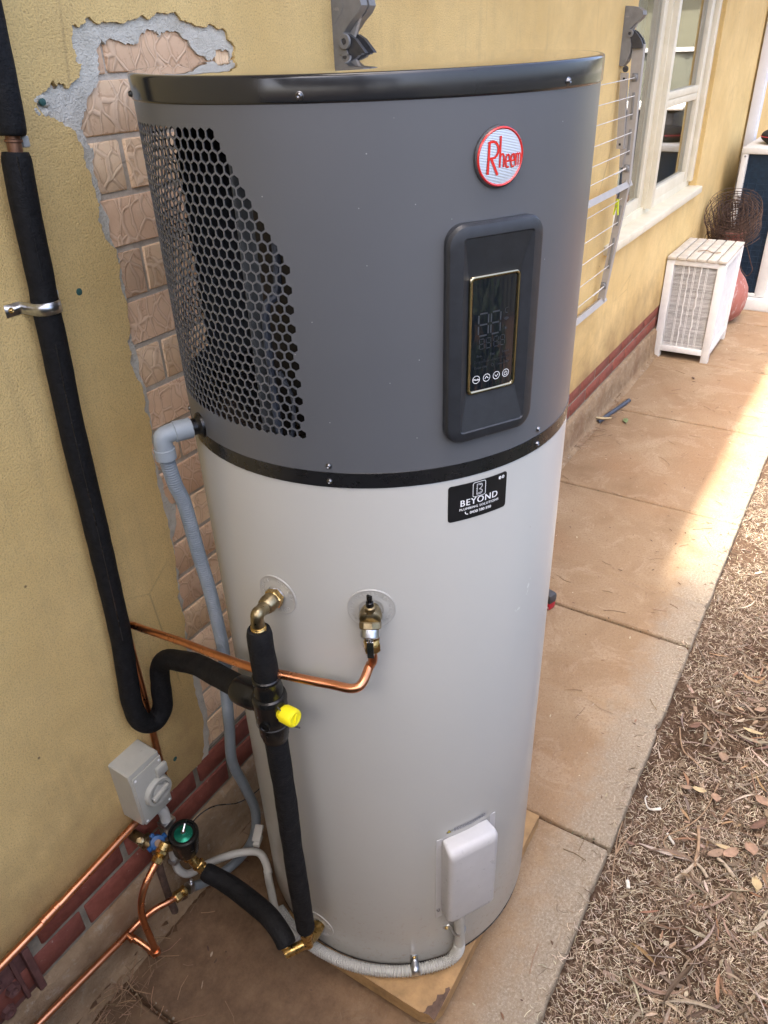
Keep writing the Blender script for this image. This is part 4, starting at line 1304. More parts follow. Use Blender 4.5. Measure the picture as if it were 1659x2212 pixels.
# wall pipe: lagged copper, with a gap showing metal, loop and clip
wp = thing('lagged_wall_pipe', 'black foam lagged pipe down the wall that loops across to the mixing valve', 'pipe', (-0.36, 0, 0.63))
obj('foam_sleeve', foam_tube([(-0.275, -0.034, 2.35), (-0.295, -0.034, 2.1), (-0.308, -0.034, 1.90), (-0.317, -0.034, 1.797)], 0.0205, 16, 3), 'foam', wp, 60)
obj('foam_sleeve', foam_tube([(-0.3195, -0.034, 1.776), (-0.327, -0.034, 1.70), (-0.333, -0.034, 1.60), (-0.337, -0.033, 1.553), (-0.340, -0.034, 1.50), (-0.350, -0.034, 1.35), (-0.355, -0.034, 1.20), (-0.361, -0.034, 1.05), (-0.368, -0.034, 0.90), (-0.379, -0.034, 0.80),
                              (-0.386, -0.034, 0.72), (-0.378, -0.035, 0.662), (-0.350, -0.038, 0.636), (-0.323, -0.042, 0.658), (-0.316, -0.046, 0.72), (-0.313, -0.055, 0.775), (-0.314, -0.085, 0.812), (-0.322, -0.14, 0.840), (-0.330, -0.20, 0.864), (-0.352, -0.28, 0.892), (-0.383, -0.375, 0.932)], 0.0215, 12, 4), 'foam', wp, 60)
seam(wp, [(-0.3215, -0.034, 1.772), (-0.333, -0.034, 1.60)], 0.0205)
seam(wp, [(-0.341, -0.034, 1.50), (-0.351, -0.034, 1.35), (-0.356, -0.034, 1.20), (-0.362, -0.034, 1.05), (-0.369, -0.034, 0.90)], 0.0213)
mb = MB(); mb.tube([(-0.3165, -0.034, 1.81), (-0.3195, -0.034, 1.765)], 0.0105, 16); mb.lathe((-0.3175, -0.034, 1.793), (-0.1, 0, -1), [(0, 0.0105), (0.001, 0.0128), (0.004, 0.0128), (0.005, 0.0105)], 18)
obj('bare_copper', mb, 'dull_copper', wp)
mb = MB(); mb.box((-0.3000, -0.032, 1.788), (0.012, 0.014, 0.016), bev=0.003); obj('pipe_clip_end', mb, 'light_grey_pvc', wp)
mb = MB()
prof = [(-0.050, -0.0015), (-0.0245, -0.0015), (-0.0235, -0.010)] + [(0.0230 * math.cos(R(180 - a)), -0.034 - 0.0230 * math.sin(R(a))) for a in range(0, 181, 12)] + [(0.0235, -0.010), (0.0245, -0.0015), (0.050, -0.0015)]
n = len(prof)
cx_, cz_ = -0.3365, 1.556
def cl(p, dz, dy): return Vector((cx_ + p[0] * (1.0 - (0.0)), p[1] + dy, cz_ + dz))
L4 = [[cl(p, -0.0095, 0) for p in prof], [cl(p, 0.0095, 0) for p in prof]]
vs = L4[0] + L4[1]
nrm = []
mb.add(vs, [(i, i + 1, n + i + 1, n + i) for i in range(n - 1)])
clip = obj('saddle_clip', mb, 'galvanised_steel', wp, 50)
so = clip.modifiers.new('thick', 'SOLIDIFY'); so.thickness = 0.0016
for x in (-0.041, 0.041):
    screw(0, 0, pos=(cx_ + x, -0.0030, cz_), axis=(0, -1, 0), parent=wp, rad=0.0042, mat='brass')

# relief valve and its copper drain
rv = thing('relief_valve', 'brass pressure relief valve with easing lever on the front of the tank', 'valve', (-0.32, -0.61, 1.09))
rd = Vector((math.cos(R(-151.5)), math.sin(R(-151.5)), 0)); rt = Vector((-rd.y, rd.x, 0))
c0 = cyl(-151.5, 1.135, 0.330)
cC = c0 + rd * 0.022
mb = MB(); mb.lathe(c0 - rd * 0.004, rd, [(0, 0.013), (0.010, 0.013), (0.012, 0.0165), (0.022, 0.0185), (0.032, 0.0165), (0.035, 0.012)], 24)
obj('body', mb, 'oldbrass', rv, 40)
dd = (rd * 0.55 - Vector((0, 0, 1)) * 0.84).normalized()
mb = MB(); mb.lathe(cC + Vector((0, 0, 0.002)), Vector((0, 0, 1)), [(0, 0.009), (0.014, 0.009), (0.016, 0.0095), (0.020, 0.0095), (0.021, 0.008)], 20); obj('spring_neck', mb, 'oldbrass', rv, 40)
mb = MB(); mb.lathe(cC + Vector((0, 0, 0.020)), (0, 0, 1), [(0, 0.0065), (0.010, 0.0062), (0.011, 0.0048), (0.017, 0.0045)], 12); mb.box(cC + Vector((0, 0, 0.038)), (0.004, 0.009, 0.010), bev=0.001)
obj('black_plug', mb, 'black_shell', rv, 30)
mb = MB(); hexnut(mb, cC + dd * 0.006, dd, 0.012, 0.0175, 8); obj('hex_body', mb, 'oldbrass', rv, 20)
mb = MB(); mb.lathe(cC + dd * 0.017, dd, [(0, 0.0150), (0.004, 0.0152), (0.013, 0.0148), (0.0145, 0.0130), (0.0150, 0.0125)], 28); obj('bonnet', mb, 'galvanised_steel', rv, 40)
tipc = cC + dd * 0.033
mb = MB()
mb.box(tipc + dd * 0.003, (0.009, 0.006, 0.008), bev=0.001)
for s_ in (-1, 1):
    mb.box(tipc + rt * 0.0045 * s_ + Vector((0, 0, -0.014)) + rd * 0.005, (0.0014, 0.007, 0.036), rot=Matrix.Rotation(math.atan2(rt.y, rt.x), 3, 'Z'))
mb.box(tipc + Vector((0, 0, -0.016)) + rd * 0.0085, (0.010, 0.0014, 0.032), rot=Matrix.Rotation(math.atan2(rt.y, rt.x), 3, 'Z'))
mb.box(tipc + Vector((0, 0, 0.002)) + rd * 0.006, (0.007, 0.004, 0.006), bev=0.001)
obj('easing_lever', mb, 'chrome', rv, 30)
nz = c0 + rd * 0.012
mb = MB(); mb.tube([cC + Vector((0, 0, -0.006)), cC + Vector((0, 0, -0.03))], 0.010, 16); hexnut(mb, cC + Vector((0, 0, -0.034)), (0, 0, -1), 0.008, 0.0135); mb.lathe(cC + Vector((0, 0, -0.042)), (0, 0, -1), [(0, 0.011), (0.002, 0.0122), (0.004, 0.011), (0.006, 0.0122), (0.008, 0.011)], 20)
hexnut(mb, cC + Vector((0, 0, -0.050)), (0, 0, -1), 0.018, 0.0140)
obj('outlet_nut', mb, 'brass', rv, 20)
q0 = cC + Vector((0, 0, -0.064))
rp = [q0, q0 + Vector((0, 0, -0.025)), q0 + Vector((-0.002, 0.006, -0.040)), Vector((-0.350, -0.588, 1.016)) + Vector((0.002, -0.012, 0.0)), Vector((-0.360, -0.550, 1.010)), Vector((-0.379, -0.470, 1.008)), Vector((-0.389, -0.42, 1.006)), Vector((-0.372, -0.30, 0.972)), Vector((-0.352, -0.20, 0.940)), Vector((-0.340, -0.07, 0.909)), Vector((-0.337, -0.030, 0.900)), Vector((-0.337, -0.014, 0.885)), Vector((-0.337, -0.010, 0.86)), Vector((-0.339, -0.010, 0.70)), Vector((-0.343, -0.010, 0.52)), Vector((-0.345, -0.010, 0.42)), Vector((-0.350, -0.012, 0.405)), Vector((-0.365, -0.014, 0.400)), Vector((-0.40, -0.016, 0.400))]
mb = MB(); mb.tube(resample(crom(rp, 10), 0.005), 0.0076, 14)
rpipe = tag(obj('relief_drain_pipe', mb, 'copper', smooth=60), 'bent copper pipe from the relief valve across to the wall and down', 'pipe')
mb = MB()
pa = Vector((-0.371, -0.505, 1.009)); pb = Vector((-0.355, -0.568, 1.010))
sidev = Vector((-0.75, -0.35, -0.45)).normalized(); dirv = (pb - pa).normalized(); upv = sidev.cross(dirv).normalized()
def psf(a, b, h): 
    ang = b / 0.0076
    return pa + dirv * a + (sidev * math.cos(ang) + dirv.cross(sidev) * math.sin(ang)) * (0.00772 + h)
put_text(mb, 'A 15 DWV 12.7 x 0.91 12 76', 0.0042, -0.002, -0.0015, psf, 0.0, align='LEFT')
ribbon(mb, [(-0.006, -0.006), (-0.004, 0.0), (-0.005, 0.007)], 0.0010, psf, 0.0)
obj('pipe_print', mb, 'charred_wood', rpipe, 0)

# condensate drain hose
hs = thing('condensate_hose', 'grey ribbed drain hose with elbow hanging from the heat pump', 'hose', (-0.23, -0.15, 0.05))
e0 = cyl(153.7, 1.389, 0.346)
mb = MB()
mb.lathe(e0, dn, [(0, 0.0150), (0.001, 0.0165), (0.028, 0.0165), (0.029, 0.0150)], 28)
ec = e0 + dn * 0.042
ept = [e0 + dn * 0.027, e0 + dn * 0.034, ec + Vector((0, 0, -0.003)) + dn * 0.003, ec + dn * 0.006 + Vector((0, 0, -0.012)), ec + dn * 0.006 + Vector((0, 0, -0.024))]
mb.tube(ept, 0.0148, 24, sub=6)
eb = ec + dn * 0.006 + Vector((0, 0, -0.022))
mb.lathe(eb, (0, 0, -1), [(0, 0.0150), (0.001, 0.0165), (0.018, 0.0165), (0.019, 0.0150)], 28)
obj('elbow', mb, 'grey_elbow_pvc', hs, 50)
hp = [eb + Vector((0, 0, -0.016)), Vector((-0.3445, -0.261, 1.297)), Vector((-0.331, -0.258, 1.25)), Vector((-0.322, -0.257, 1.15)), Vector((-0.312, -0.256, 1.06)), Vector((-0.303, -0.250, 0.97)), Vector((-0.294, -0.240, 0.878)), Vector((-0.288, -0.218, 0.76)), Vector((-0.283, -0.200, 0.64)), Vector((-0.279, -0.182, 0.52)), Vector((-0.252, -0.175, 0.40)), Vector((-0.226, -0.166, 0.27)), Vector((-0.229, -0.142, 0.15)), Vector((-0.262, -0.108, 0.075)), Vector((-0.315, -0.088, 0.065)), Vector((-0.368, -0.082, 0.093)), Vector((-0.405, -0.078, 0.122))]
hp2 = resample(crom(hp, 10), 0.00115)
rr = [0.0119 * (1.0 + (0.04 if i % 4 < 2 else -0.07)) for i in range(len(hp2))]
nsplit = int(len(hp2) * 0.42)
for i in range(nsplit, len(rr)):
    k = min(1, (i - nsplit) / 80); rr[i] = rr[i] * (1 - k) + 0.0119 * k
mb = MB(); mb.tube(hp2, rr, 16)
obj('ribbed_hose', mb, 'hose', hs, 25)
hd = Vector((-1, 0.12, 0.55)).normalized()
hc = tag(obj('hose_clamp', (lambda m_: (m_.lathe(Vector((-0.398, -0.079, 0.117)), hd, [(0, 0.0132), (0, 0.0148), (0.012, 0.0148), (0.012, 0.0132)], 24), m_.box((-0.402, -0.086, 0.138), (0.010, 0.012, 0.014), bev=0.001), m_.lathe((-0.402, -0.083, 0.135), (0.1, -0.25, 1), [(0, 0.005), (0.020, 0.005), (0.021, 0.003)], 8), m_)[3])(MB()), 'galvanised_steel', smooth=35), 'shiny worm drive hose clamp where the grey hose meets copper', 'clamp')

# low copper drain line along the footing with brass union and branch
lc = thing('low_copper_line', 'copper pipe low along the footing with brass union and riser branch', 'pipe', (-0.6, -0.035, 0))
mb = MB(); mb.tube(resample(crom([Vector(p) for p in [(-1.6, -0.036, 0.240), (-1.2, -0.036, 0.195), (-0.802, -0.036, 0.150), (-0.68, -0.036, 0.1365), (-0.567, -0.036, 0.124), (-0.53, -0.040, 0.126), (-0.495, -0.052, 0.134), (-0.462, -0.066, 0.132), (-0.44, -0.072, 0.127)]], 10), 0.008), 0.0078, 14)
obj('copper_run', mb, 'copper', lc, 60)
mb = MB(); bb = Vector((-0.446, -0.0715, 0.128)); bd = Vector((1, -0.12, -0.12)).normalized()
hexnut(mb, bb, bd, 0.017, 0.0138); mb.lathe(bb + bd * 0.017, bd, [(0, 0.011), (0.002, 0.0125), (0.004, 0.011), (0.006, 0.0125), (0.008, 0.011)], 18); hexnut(mb, bb + bd * 0.025, bd, 0.008, 0.0140)
obj('union', mb, 'brass', lc, 20)
mb = MB()
te = Vector((-0.567, -0.036, 0.124))
mb.lathe(te + Vector((0, 0, 0)), Vector((0.06, -0.98, -0.25)).normalized(), [(0, 0.0085), (0.016, 0.0088), (0.017, 0.0102), (0.020, 0.0102), (0.021, 0.0084)], 18)
mb.tube([te, te + Vector((0.006, -0.035, -0.009)), (-0.556, -0.100, 0.098), (-0.5535, -0.111, 0.0955)], 0.0078, 14)
mb.lathe(Vector((-0.5565, -0.095, 0.0985)), Vector((0.06, -0.98, -0.25)).normalized(), [(0, 0.0084), (0.001, 0.0102), (0.004, 0.0102), (0.005, 0.0088), (0.018, 0.0098), (0.020, 0.0098)], 18)
mb.tube([(-0.553, -0.114, 0.097), (-0.5535, -0.113, 0.112)], 0.0096, 16)
mb.lathe(Vector((-0.5535, -0.1130, 0.107)), (0, 0, 1), [(0, 0.0092), (0.001, 0.0104), (0.004, 0.0104), (0.005, 0.0084)], 18)
br = [Vector(p) for p in [(-0.5535, -0.113, 0.105), (-0.554, -0.110, 0.16), (-0.553, -0.104, 0.22), (-0.545, -0.100, 0.265), (-0.525, -0.098, 0.300), (-0.500, -0.097, 0.320), (-0.470, -0.096, 0.338)]]
mb.tube(resample(crom(br, 10), 0.006), 0.0078, 14)
obj('branch_pipe', mb, 'copper', lc, 50)
mb = MB()
ud = Vector((0.80, 0.02, 0.55)).normalized(); ub = Vector((-0.478, -0.096, 0.333))
hexnut(mb, ub, ud, 0.014, 0.0135); mb.lathe(ub + ud * 0.014, ud, [(0, 0.011), (0.002, 0.0135), (0.004, 0.011), (0.006, 0.0135), (0.008, 0.0110)], 18); hexnut(mb, ub + ud * 0.022, ud, 0.009, 0.0150); mb.lathe(ub + ud * 0.031, ud, [(0, 0.0135), (0.016, 0.0135)], 18)
obj('branch_union', mb, 'brass', lc, 20)

# copper line under the render with press coupling
uc = thing('upper_copper_line', 'straight copper pipe with press coupling running just under the yellow render', 'pipe', (-0.6, -0.025, 0.38))
mb = MB(); mb.tube([(-1.7, -0.026, 0.365), (-0.812, -0.026, 0.379), (-0.64, -0.026, 0.388), (-0.40, -0.022, 0.400)], 0.0080, 16, sub=4)
obj('copper_run', mb, 'copper', uc, 60)
pd = Vector((0.176, 0, 0.0095)).normalized(); pb0 = Vector((-0.714, -0.026, 0.3845))
mb = MB(); mb.lathe(pb0, pd, [(0, 0.0082), (0.0005, 0.0100), (0.0040, 0.0100), (0.0045, 0.0088), (0.009, 0.0088), (0.0095, 0.0102), (0.0130, 0.0102), (0.0135, 0.0090), (0.0320, 0.0090), (0.0325, 0.0102), (0.0360, 0.0102), (0.0365, 0.0088), (0.041, 0.0088), (0.0415, 0.0100), (0.0450, 0.0100), (0.0455, 0.0082)], 20)
obj('press_coupling', mb, 'copper', uc, 25)

# inlet tee on the tank
it = thing('brass_inlet_tee', 'brass tee fitting at the foot of the tank between two foam sleeves', 'pipe fitting', (-0.39, -0.44, 0.16))
mb = MB()
i0 = cyl(178.8, 0.166, 0.322); T_ = Vector((VX, VY, 0.200)); E_ = Vector((-0.424, -0.419, 0.188))
mb.tube([i0, (-0.355, -0.438, 0.172), (-0.378, -0.443, 0.188), T_], 0.0115, 18, sub=4)
mb.tube([T_ + Vector((0, 0, -0.010)), T_ + Vector((0, 0, 0.032))], 0.0118, 18)
mb.tube([T_, (T_ + E_) / 2, E_], 0.0115, 18)
obj('tee_body', mb, 'brass', it, 60)
mb = MB(); hexnut(mb, T_ + Vector((0, 0, 0.030)), (0, 0, 1), 0.016, 0.0160); hexnut(mb, i0 + Vector((-0.012, 0, 0)), (-1, 0, 0.1), 0.012, 0.0165)
obj('hex_nut', mb, 'brass', it, 20)
mb = MB(); ed_ = (E_ - T_).normalized(); up2 = Vector((0.12, 0.60, 0.30)).normalized()
mb.lathe(E_ - Vector((0, 0, 0.004)), up2, [(0, 0.0105), (0.003, 0.0138), (0.006, 0.0110), (0.009, 0.0138), (0.012, 0.0110), (0.016, 0.0120)], 18); hexnut(mb, E_ + up2 * 0.012, up2, 0.010, 0.0152)
mb.lathe(E_ - ed_ * 0.004, ed_, [(0, 0.0118), (0.014, 0.0118), (0.016, 0.009)], 18)
obj('side_nut', mb, 'brass', it, 20)
tag(obj('foam_lagging', foam_tube([(-0.3835, -0.128, 0.2005), (-0.376, -0.19, 0.192), (-0.381, -0.26, 0.196), (-0.394, -0.33, 0.212), (-0.405, -0.368, 0.216), (-0.414, -0.396, 0.206), (-0.4205, -0.409, 0.196)], 0.0225, 12, 6), 'foam', smooth=60), 'bent black foam sleeve from the black regulator down to the brass tee', 'pipe sleeve')

# pressure limiting valve with green disc, and stop tap with blue handle
pv = thing('pressure_regulator', 'black capped pressure regulator with shiny green disc near the wall', 'valve', (-0.40, -0.10, 0.28))
pu = Vector((-0.06, -0.16, 1)).normalized(); p0 = Vector((-0.395, -0.096, 0.275))
mb = MB(); mb.lathe(p0, pu, [(0, 0.020), (0.004, 0.0275), (0.010, 0.030), (0.045, 0.0325), (0.072, 0.0350), (0.080, 0.0352), (0.083, 0.0335), (0.084, 0.0285), (0.079, 0.0270), (0.078, 0.020)], 32)
obj('body', mb, 'black_shell', pv, 35)
mb = MB(); mb.lathe(p0 + pu * 0.077, pu, [(0, 0.0215), (0.002, 0.0215), (0.0045, 0.0150), (0.0055, 0.006)], 28)
obj('green_disc', mb, 'green_disc', pv, 60)
mb = MB(); hexnut(mb, p0 + pu * 0.082, pu, 0.006, 0.006); mb.tube([p0 + pu * 0.086, p0 + pu * 0.098 + Vector((0.014, 0.006, 0.0))], 0.0022, 8)
obj('adjuster', mb, 'chrome', pv, 20)
mb = MB(); od = Vector((0.35, -0.55, -0.62)).normalized(); ob = p0 + Vector((0.004, -0.008, -0.012))
mb.lathe(p0 + Vector((0, 0, -0.028)), (0, 0, 1), [(0, 0.015), (0.03, 0.019)], 18)
mb.tube([p0 + Vector((0, 0, -0.018)), (-0.390, -0.118, 0.225), (-0.3845, -0.127, 0.204)], 0.0120, 16, sub=3)
hexnut(mb, Vector((-0.3885, -0.114, 0.2295)), Vector((0.2, -0.45, -0.85)), 0.012, 0.0160); hexnut(mb, Vector((-0.3858, -0.1205, 0.2165)), Vector((0.2, -0.45, -0.85)), 0.010, 0.0145)
obj('brass_outlet', mb, 'brass', pv, 25)
tp = thing('stop_tap', 'old grey stop tap with worn blue handle beside the black regulator', 'tap', (-0.44, -0.05, 0.30))
mb = MB(); mb.tube([(-0.455, 0.01, 0.335), (-0.452, -0.05, 0.335), (-0.44, -0.075, 0.325), (-0.41, -0.085, 0.31)], 0.013, 16, sub=4); hexnut(mb, Vector((-0.452, -0.030, 0.335)), (0, -1, 0), 0.012, 0.020)
mb.lathe((-0.462, -0.035, 0.35), (-0.4, -0.3, 0.8), [(0, 0.010), (0.012, 0.010), (0.014, 0.006)], 10)
obj('tap_body', mb, 'oldbrass', tp, 25)
mb = MB(); hb = Vector((-0.447, -0.070, 0.352)); ha = Vector((-0.25, -0.75, 0.6)).normalized()
mb.lathe(hb, ha, [(0, 0.013), (0.004, 0.0175), (0.014, 0.0165), (0.016, 0.009)], 12)
for k in range(4):
    a = R(45 + 90 * k); u_ = ha.orthogonal().normalized(); w_ = ha.cross(u_)
    mb.box(hb + ha * 0.008 + (u_ * math.cos(a) + w_ * math.sin(a)) * 0.019, (0.012, 0.010, 0.010), rot=(u_ * math.cos(a) + w_ * math.sin(a)).to_track_quat('X', 'Z').to_matrix(), bev=0.002)
obj('blue_handle', mb, 'blue_handle', tp, 35)
mb = MB(); mb.lathe(hb + ha * 0.0155, ha, [(0, 0.0085), (0.0015, 0.0080), (0.002, 0.003)], 14); obj('handle_cap', mb, 'tan_leaf', tp)
mb = MB(); mb.tube([(-0.428, -0.020, 0.30), (-0.426, -0.016, 0.24), (-0.428, -0.014, 0.15), (-0.430, -0.02, 0.06), (-0.430, -0.03, -0.02)], 0.010, 12, sub=4)
obj('rising_pipe', mb, 'charred_wood', tp)

# isolating switch and its grey conduits
sw = thing('isolator_switch', 'light grey weatherproof isolator switch box with rotary knob on the wall', 'switch', (-0.418, 0, 0.418))
mb = MB(); 
bp_ = [(0.0, 0.586), (-0.062, 0.583), (-0.066, 0.560), (-0.066, 0.440), (-0.060, 0.420), (0.0, 0.417)]
def bxl(x, ins): return [Vector((x, min(0.0, y + (ins if y < -0.01 else 0)), z + (ins if z < 0.5 else -ins))) for y, z in bp_]
mb.loft([bxl(-0.4615, 0.003), bxl(-0.4585, 0), bxl(-0.3785, 0), bxl(-0.3755, 0.003)], cap0=True)
swb = obj('box', mb, 'switch_plastic', sw, 30)
mb = MB(); mb.box((-0.418, -0.0675, 0.500), (0.080, 0.0040, 0.150), bev=0.0018); obj('front_plate', mb, 'switch_plastic', sw, 30)
kc = Vector((-0.409, -0.069, 0.492))
mb = MB(); mb.lathe(kc, (0, -1, 0), [(0, 0.036), (0.010, 0.0345), (0.012, 0.033), (0.012, 0.0265), (0.004, 0.0255), (0.004, 0.010)], 36); obj('dial_ring', mb, 'switch_plastic', sw, 35)
mb = MB(); mb.box((kc.x + 0.022, -0.0735, 0.540), (0.030, 0.010, 0.028), bev=0.003); obj('lock_tab', mb, 'switch_plastic', sw, 30)
mb = MB(); mb.box(kc + Vector((0, -0.011, 0)), (0.048, 0.016, 0.012), rot=Matrix.Rotation(R(-12), 3, 'Y'), bev=0.003); mb.box(kc + Vector((0.0, -0.007, 0.006)), (0.026, 0.009, 0.026), rot=Matrix.Rotation(R(45), 3, 'Y'), bev=0.003)
obj('rotary_knob', mb, 'switch_plastic', sw, 30)
mb = MB()
for (x, z) in ((-0.452, 0.566), (-0.385, 0.566), (-0.452, 0.434), (-0.385, 0.434)):
    mb.lathe((x, -0.069, z), (0, -1, 0), [(0, 0.0032), (0.0015, 0.003), (0.0018, 0.001)], 12)
obj('cover_screws', mb, 'white_print', sw, 30)
mb = MB()
for y in (-0.020, -0.047):
    pass
for x in (-0.4405, -0.397):
    mb.lathe((x, -0.032, 0.5838), (0, -0.04, 1), [(0, 0.0170), (0.0008, 0.0170), (0.0008, 0.0155), (0.0002, 0.0155)], 28, cap=False)
    mb.box((x, -0.032, 0.5848), (0.007, 0.0012, 0.0008))
obj('knockouts', mb, 'switch_plastic', sw, 30)
def ribbed(pts, r, pitch=0.0045, amp=0.10, n=14, sub=10):
    p = resample(crom([Vector(q) for q in pts], sub), pitch / 4)
    rr = [r * (1 + (amp if i % 4 < 2 else -amp) * 0.7) for i in range(len(p))]
    mb = MB(); mb.tube(p, rr, n)
    return mb
swc = thing('switch_conduit', 'pale grey flexible conduit dropping from the isolator switch to behind the tank', 'conduit', (-0.40, -0.05, 0.15))
obj('flexible_conduit', ribbed([(-0.410, -0.045, 0.425), (-0.402, -0.048, 0.405), (-0.396, -0.050, 0.385), (-0.397, -0.050, 0.34)], 0.0118), 'light_grey_pvc', swc, 60)
mb = MB(); mb.tube([(-0.397, -0.050, 0.345), (-0.398, -0.046, 0.27), (-0.401, -0.044, 0.205), (-0.400, -0.050, 0.165), (-0.385, -0.062, 0.140), (-0.35, -0.075, 0.135), (-0.315, -0.10, 0.140), (-0.28, -0.14, 0.150), (-0.255, -0.18, 0.150), (-0.262, -0.21, 0.135), (-0.285, -0.235, 0.12), (-0.31, -0.265, 0.12), (-0.335, -0.295, 0.115), (-0.350, -0.33, 0.105), (-0.358, -0.38, 0.098)], 0.0098, 12, sub=8)
obj('conduit_run', mb, 'light_grey_pvc', swc, 60)
for c_, s_ in (((-0.400, -0.047, 0.208), (0.030, 0.022, 0.012)), ((-0.396, -0.050, 0.352), (0.034, 0.028, 0.014))):
    mb = MB(); mb.box(c_, s_, bev=0.002); obj('conduit_clip', mb, 'galvanised_steel', swc, 30)
mb = MB(); mb.lathe((-0.270, -0.220, 0.128), (-0.6, -0.7, -0.3), [(0, 0.011), (0.010, 0.011)], 14); obj('conduit_joiner', mb, 'light_grey_pvc', swc, 30)

# conduit around the tank
tc = thing('tank_conduit', 'pale grey ribbed conduit curving round the base of the tank to the element cover', 'conduit', cyl(-140, 0.09, 0.345))
cp = [cyl(-125.4, 0.288, 0.352), cyl(-125.2, 0.24, 0.351), cyl(-124.6, 0.18, 0.348), cyl(-124.6, 0.145, 0.3475)]
mb = MB(); mb.tube(cp, 0.0118, 16, sub=6); obj('smooth_conduit', mb, 'light_grey_pvc', tc, 60)
cp = [cyl(-124.6, 0.150, 0.3475), cyl(-124.8, 0.125, 0.347), cyl(-126.4, 0.106, 0.347), cyl(-130, 0.094, 0.347)] + [cyl(d, 0.094 - 0.010 * (-130 - d) / 50.0, 0.347) for d in (-138, -146, -154, -162, -170, -178)] + [cyl(175, 0.083, 0.348), cyl(166, 0.088, 0.350), cyl(156, 0.095, 0.352)]
obj('ribbed_conduit', ribbed(cp, 0.0122, 0.0060, 0.15, 16, 8), 'light_grey_pvc', tc, 25)
def saddle(deg, z, vertical, name='saddle_clip'):
    mb = MB()
    s2 = tank_surf(deg, z)
    prof = [(-0.030, 0.001), (-0.0165, 0.001), (-0.0150, 0.008)] + [(-0.0145 * math.cos(R(a)), 0.0165 + 0.0140 * math.sin(R(a))) for a in range(0, 181, 15)] + [(0.0150, 0.008), (0.0158, 0.001)]
    n = len(prof)
    if vertical:   # conduit runs vertically, strap goes sideways
        vs = [s2(p[0], -0.006, p[1]) for p in prof] + [s2(p[0], 0.006, p[1]) for p in prof]
    else:
        vs = [s2(-0.0085, -p[0], p[1]) for p in prof] + [s2(0.0085, -p[0], p[1]) for p in prof]
    mb.add(vs, [(i, i + 1, n + i + 1, n + i) for i in range(n - 1)])
    o = obj(name, mb, 'galvanised_steel', tc, 50)
    m_ = o.modifiers.new('thick', 'SOLIDIFY'); m_.thickness = 0.0013
saddle(-124.9, 0.205, True); saddle(-142.0, 0.092, False)
screw(-128.9, 0.205, 0.3325, 'brass', 0.004, tc); screw(-142.0, 0.116, 0.3325, 'brass', 0.004, tc)

# thin probe cable and pale clip behind the tank
mb = MB(); mb.tube([(-0.372, -0.105, 0.352), (-0.345, -0.12, 0.372), (-0.30, -0.118, 0.345), (-0.25, -0.13, 0.305), (-0.20, -0.125, 0.27), (-0.15, -0.12, 0.25)], 0.0014, 6, sub=8)
tag(obj('probe_cable', mb, 'black_band'), 'thin black cable arching from the regulator behind the tank', 'cable')
mb = MB(); mb.box((-0.252, -0.190, 0.232), (0.040, 0.022, 0.006), rot=Matrix.Rotation(R(-25), 3, 'Y') @ Matrix.Rotation(R(20), 3, 'Z'), bev=0.001); mb.box((-0.262, -0.196, 0.218), (0.030, 0.016, 0.010), rot=Matrix.Rotation(R(20), 3, 'Z'), bev=0.001)
tag(obj('cable_clip', mb, 'light_grey_pvc'), 'cream plastic clip gripping the grey hose behind the tank', 'clip')

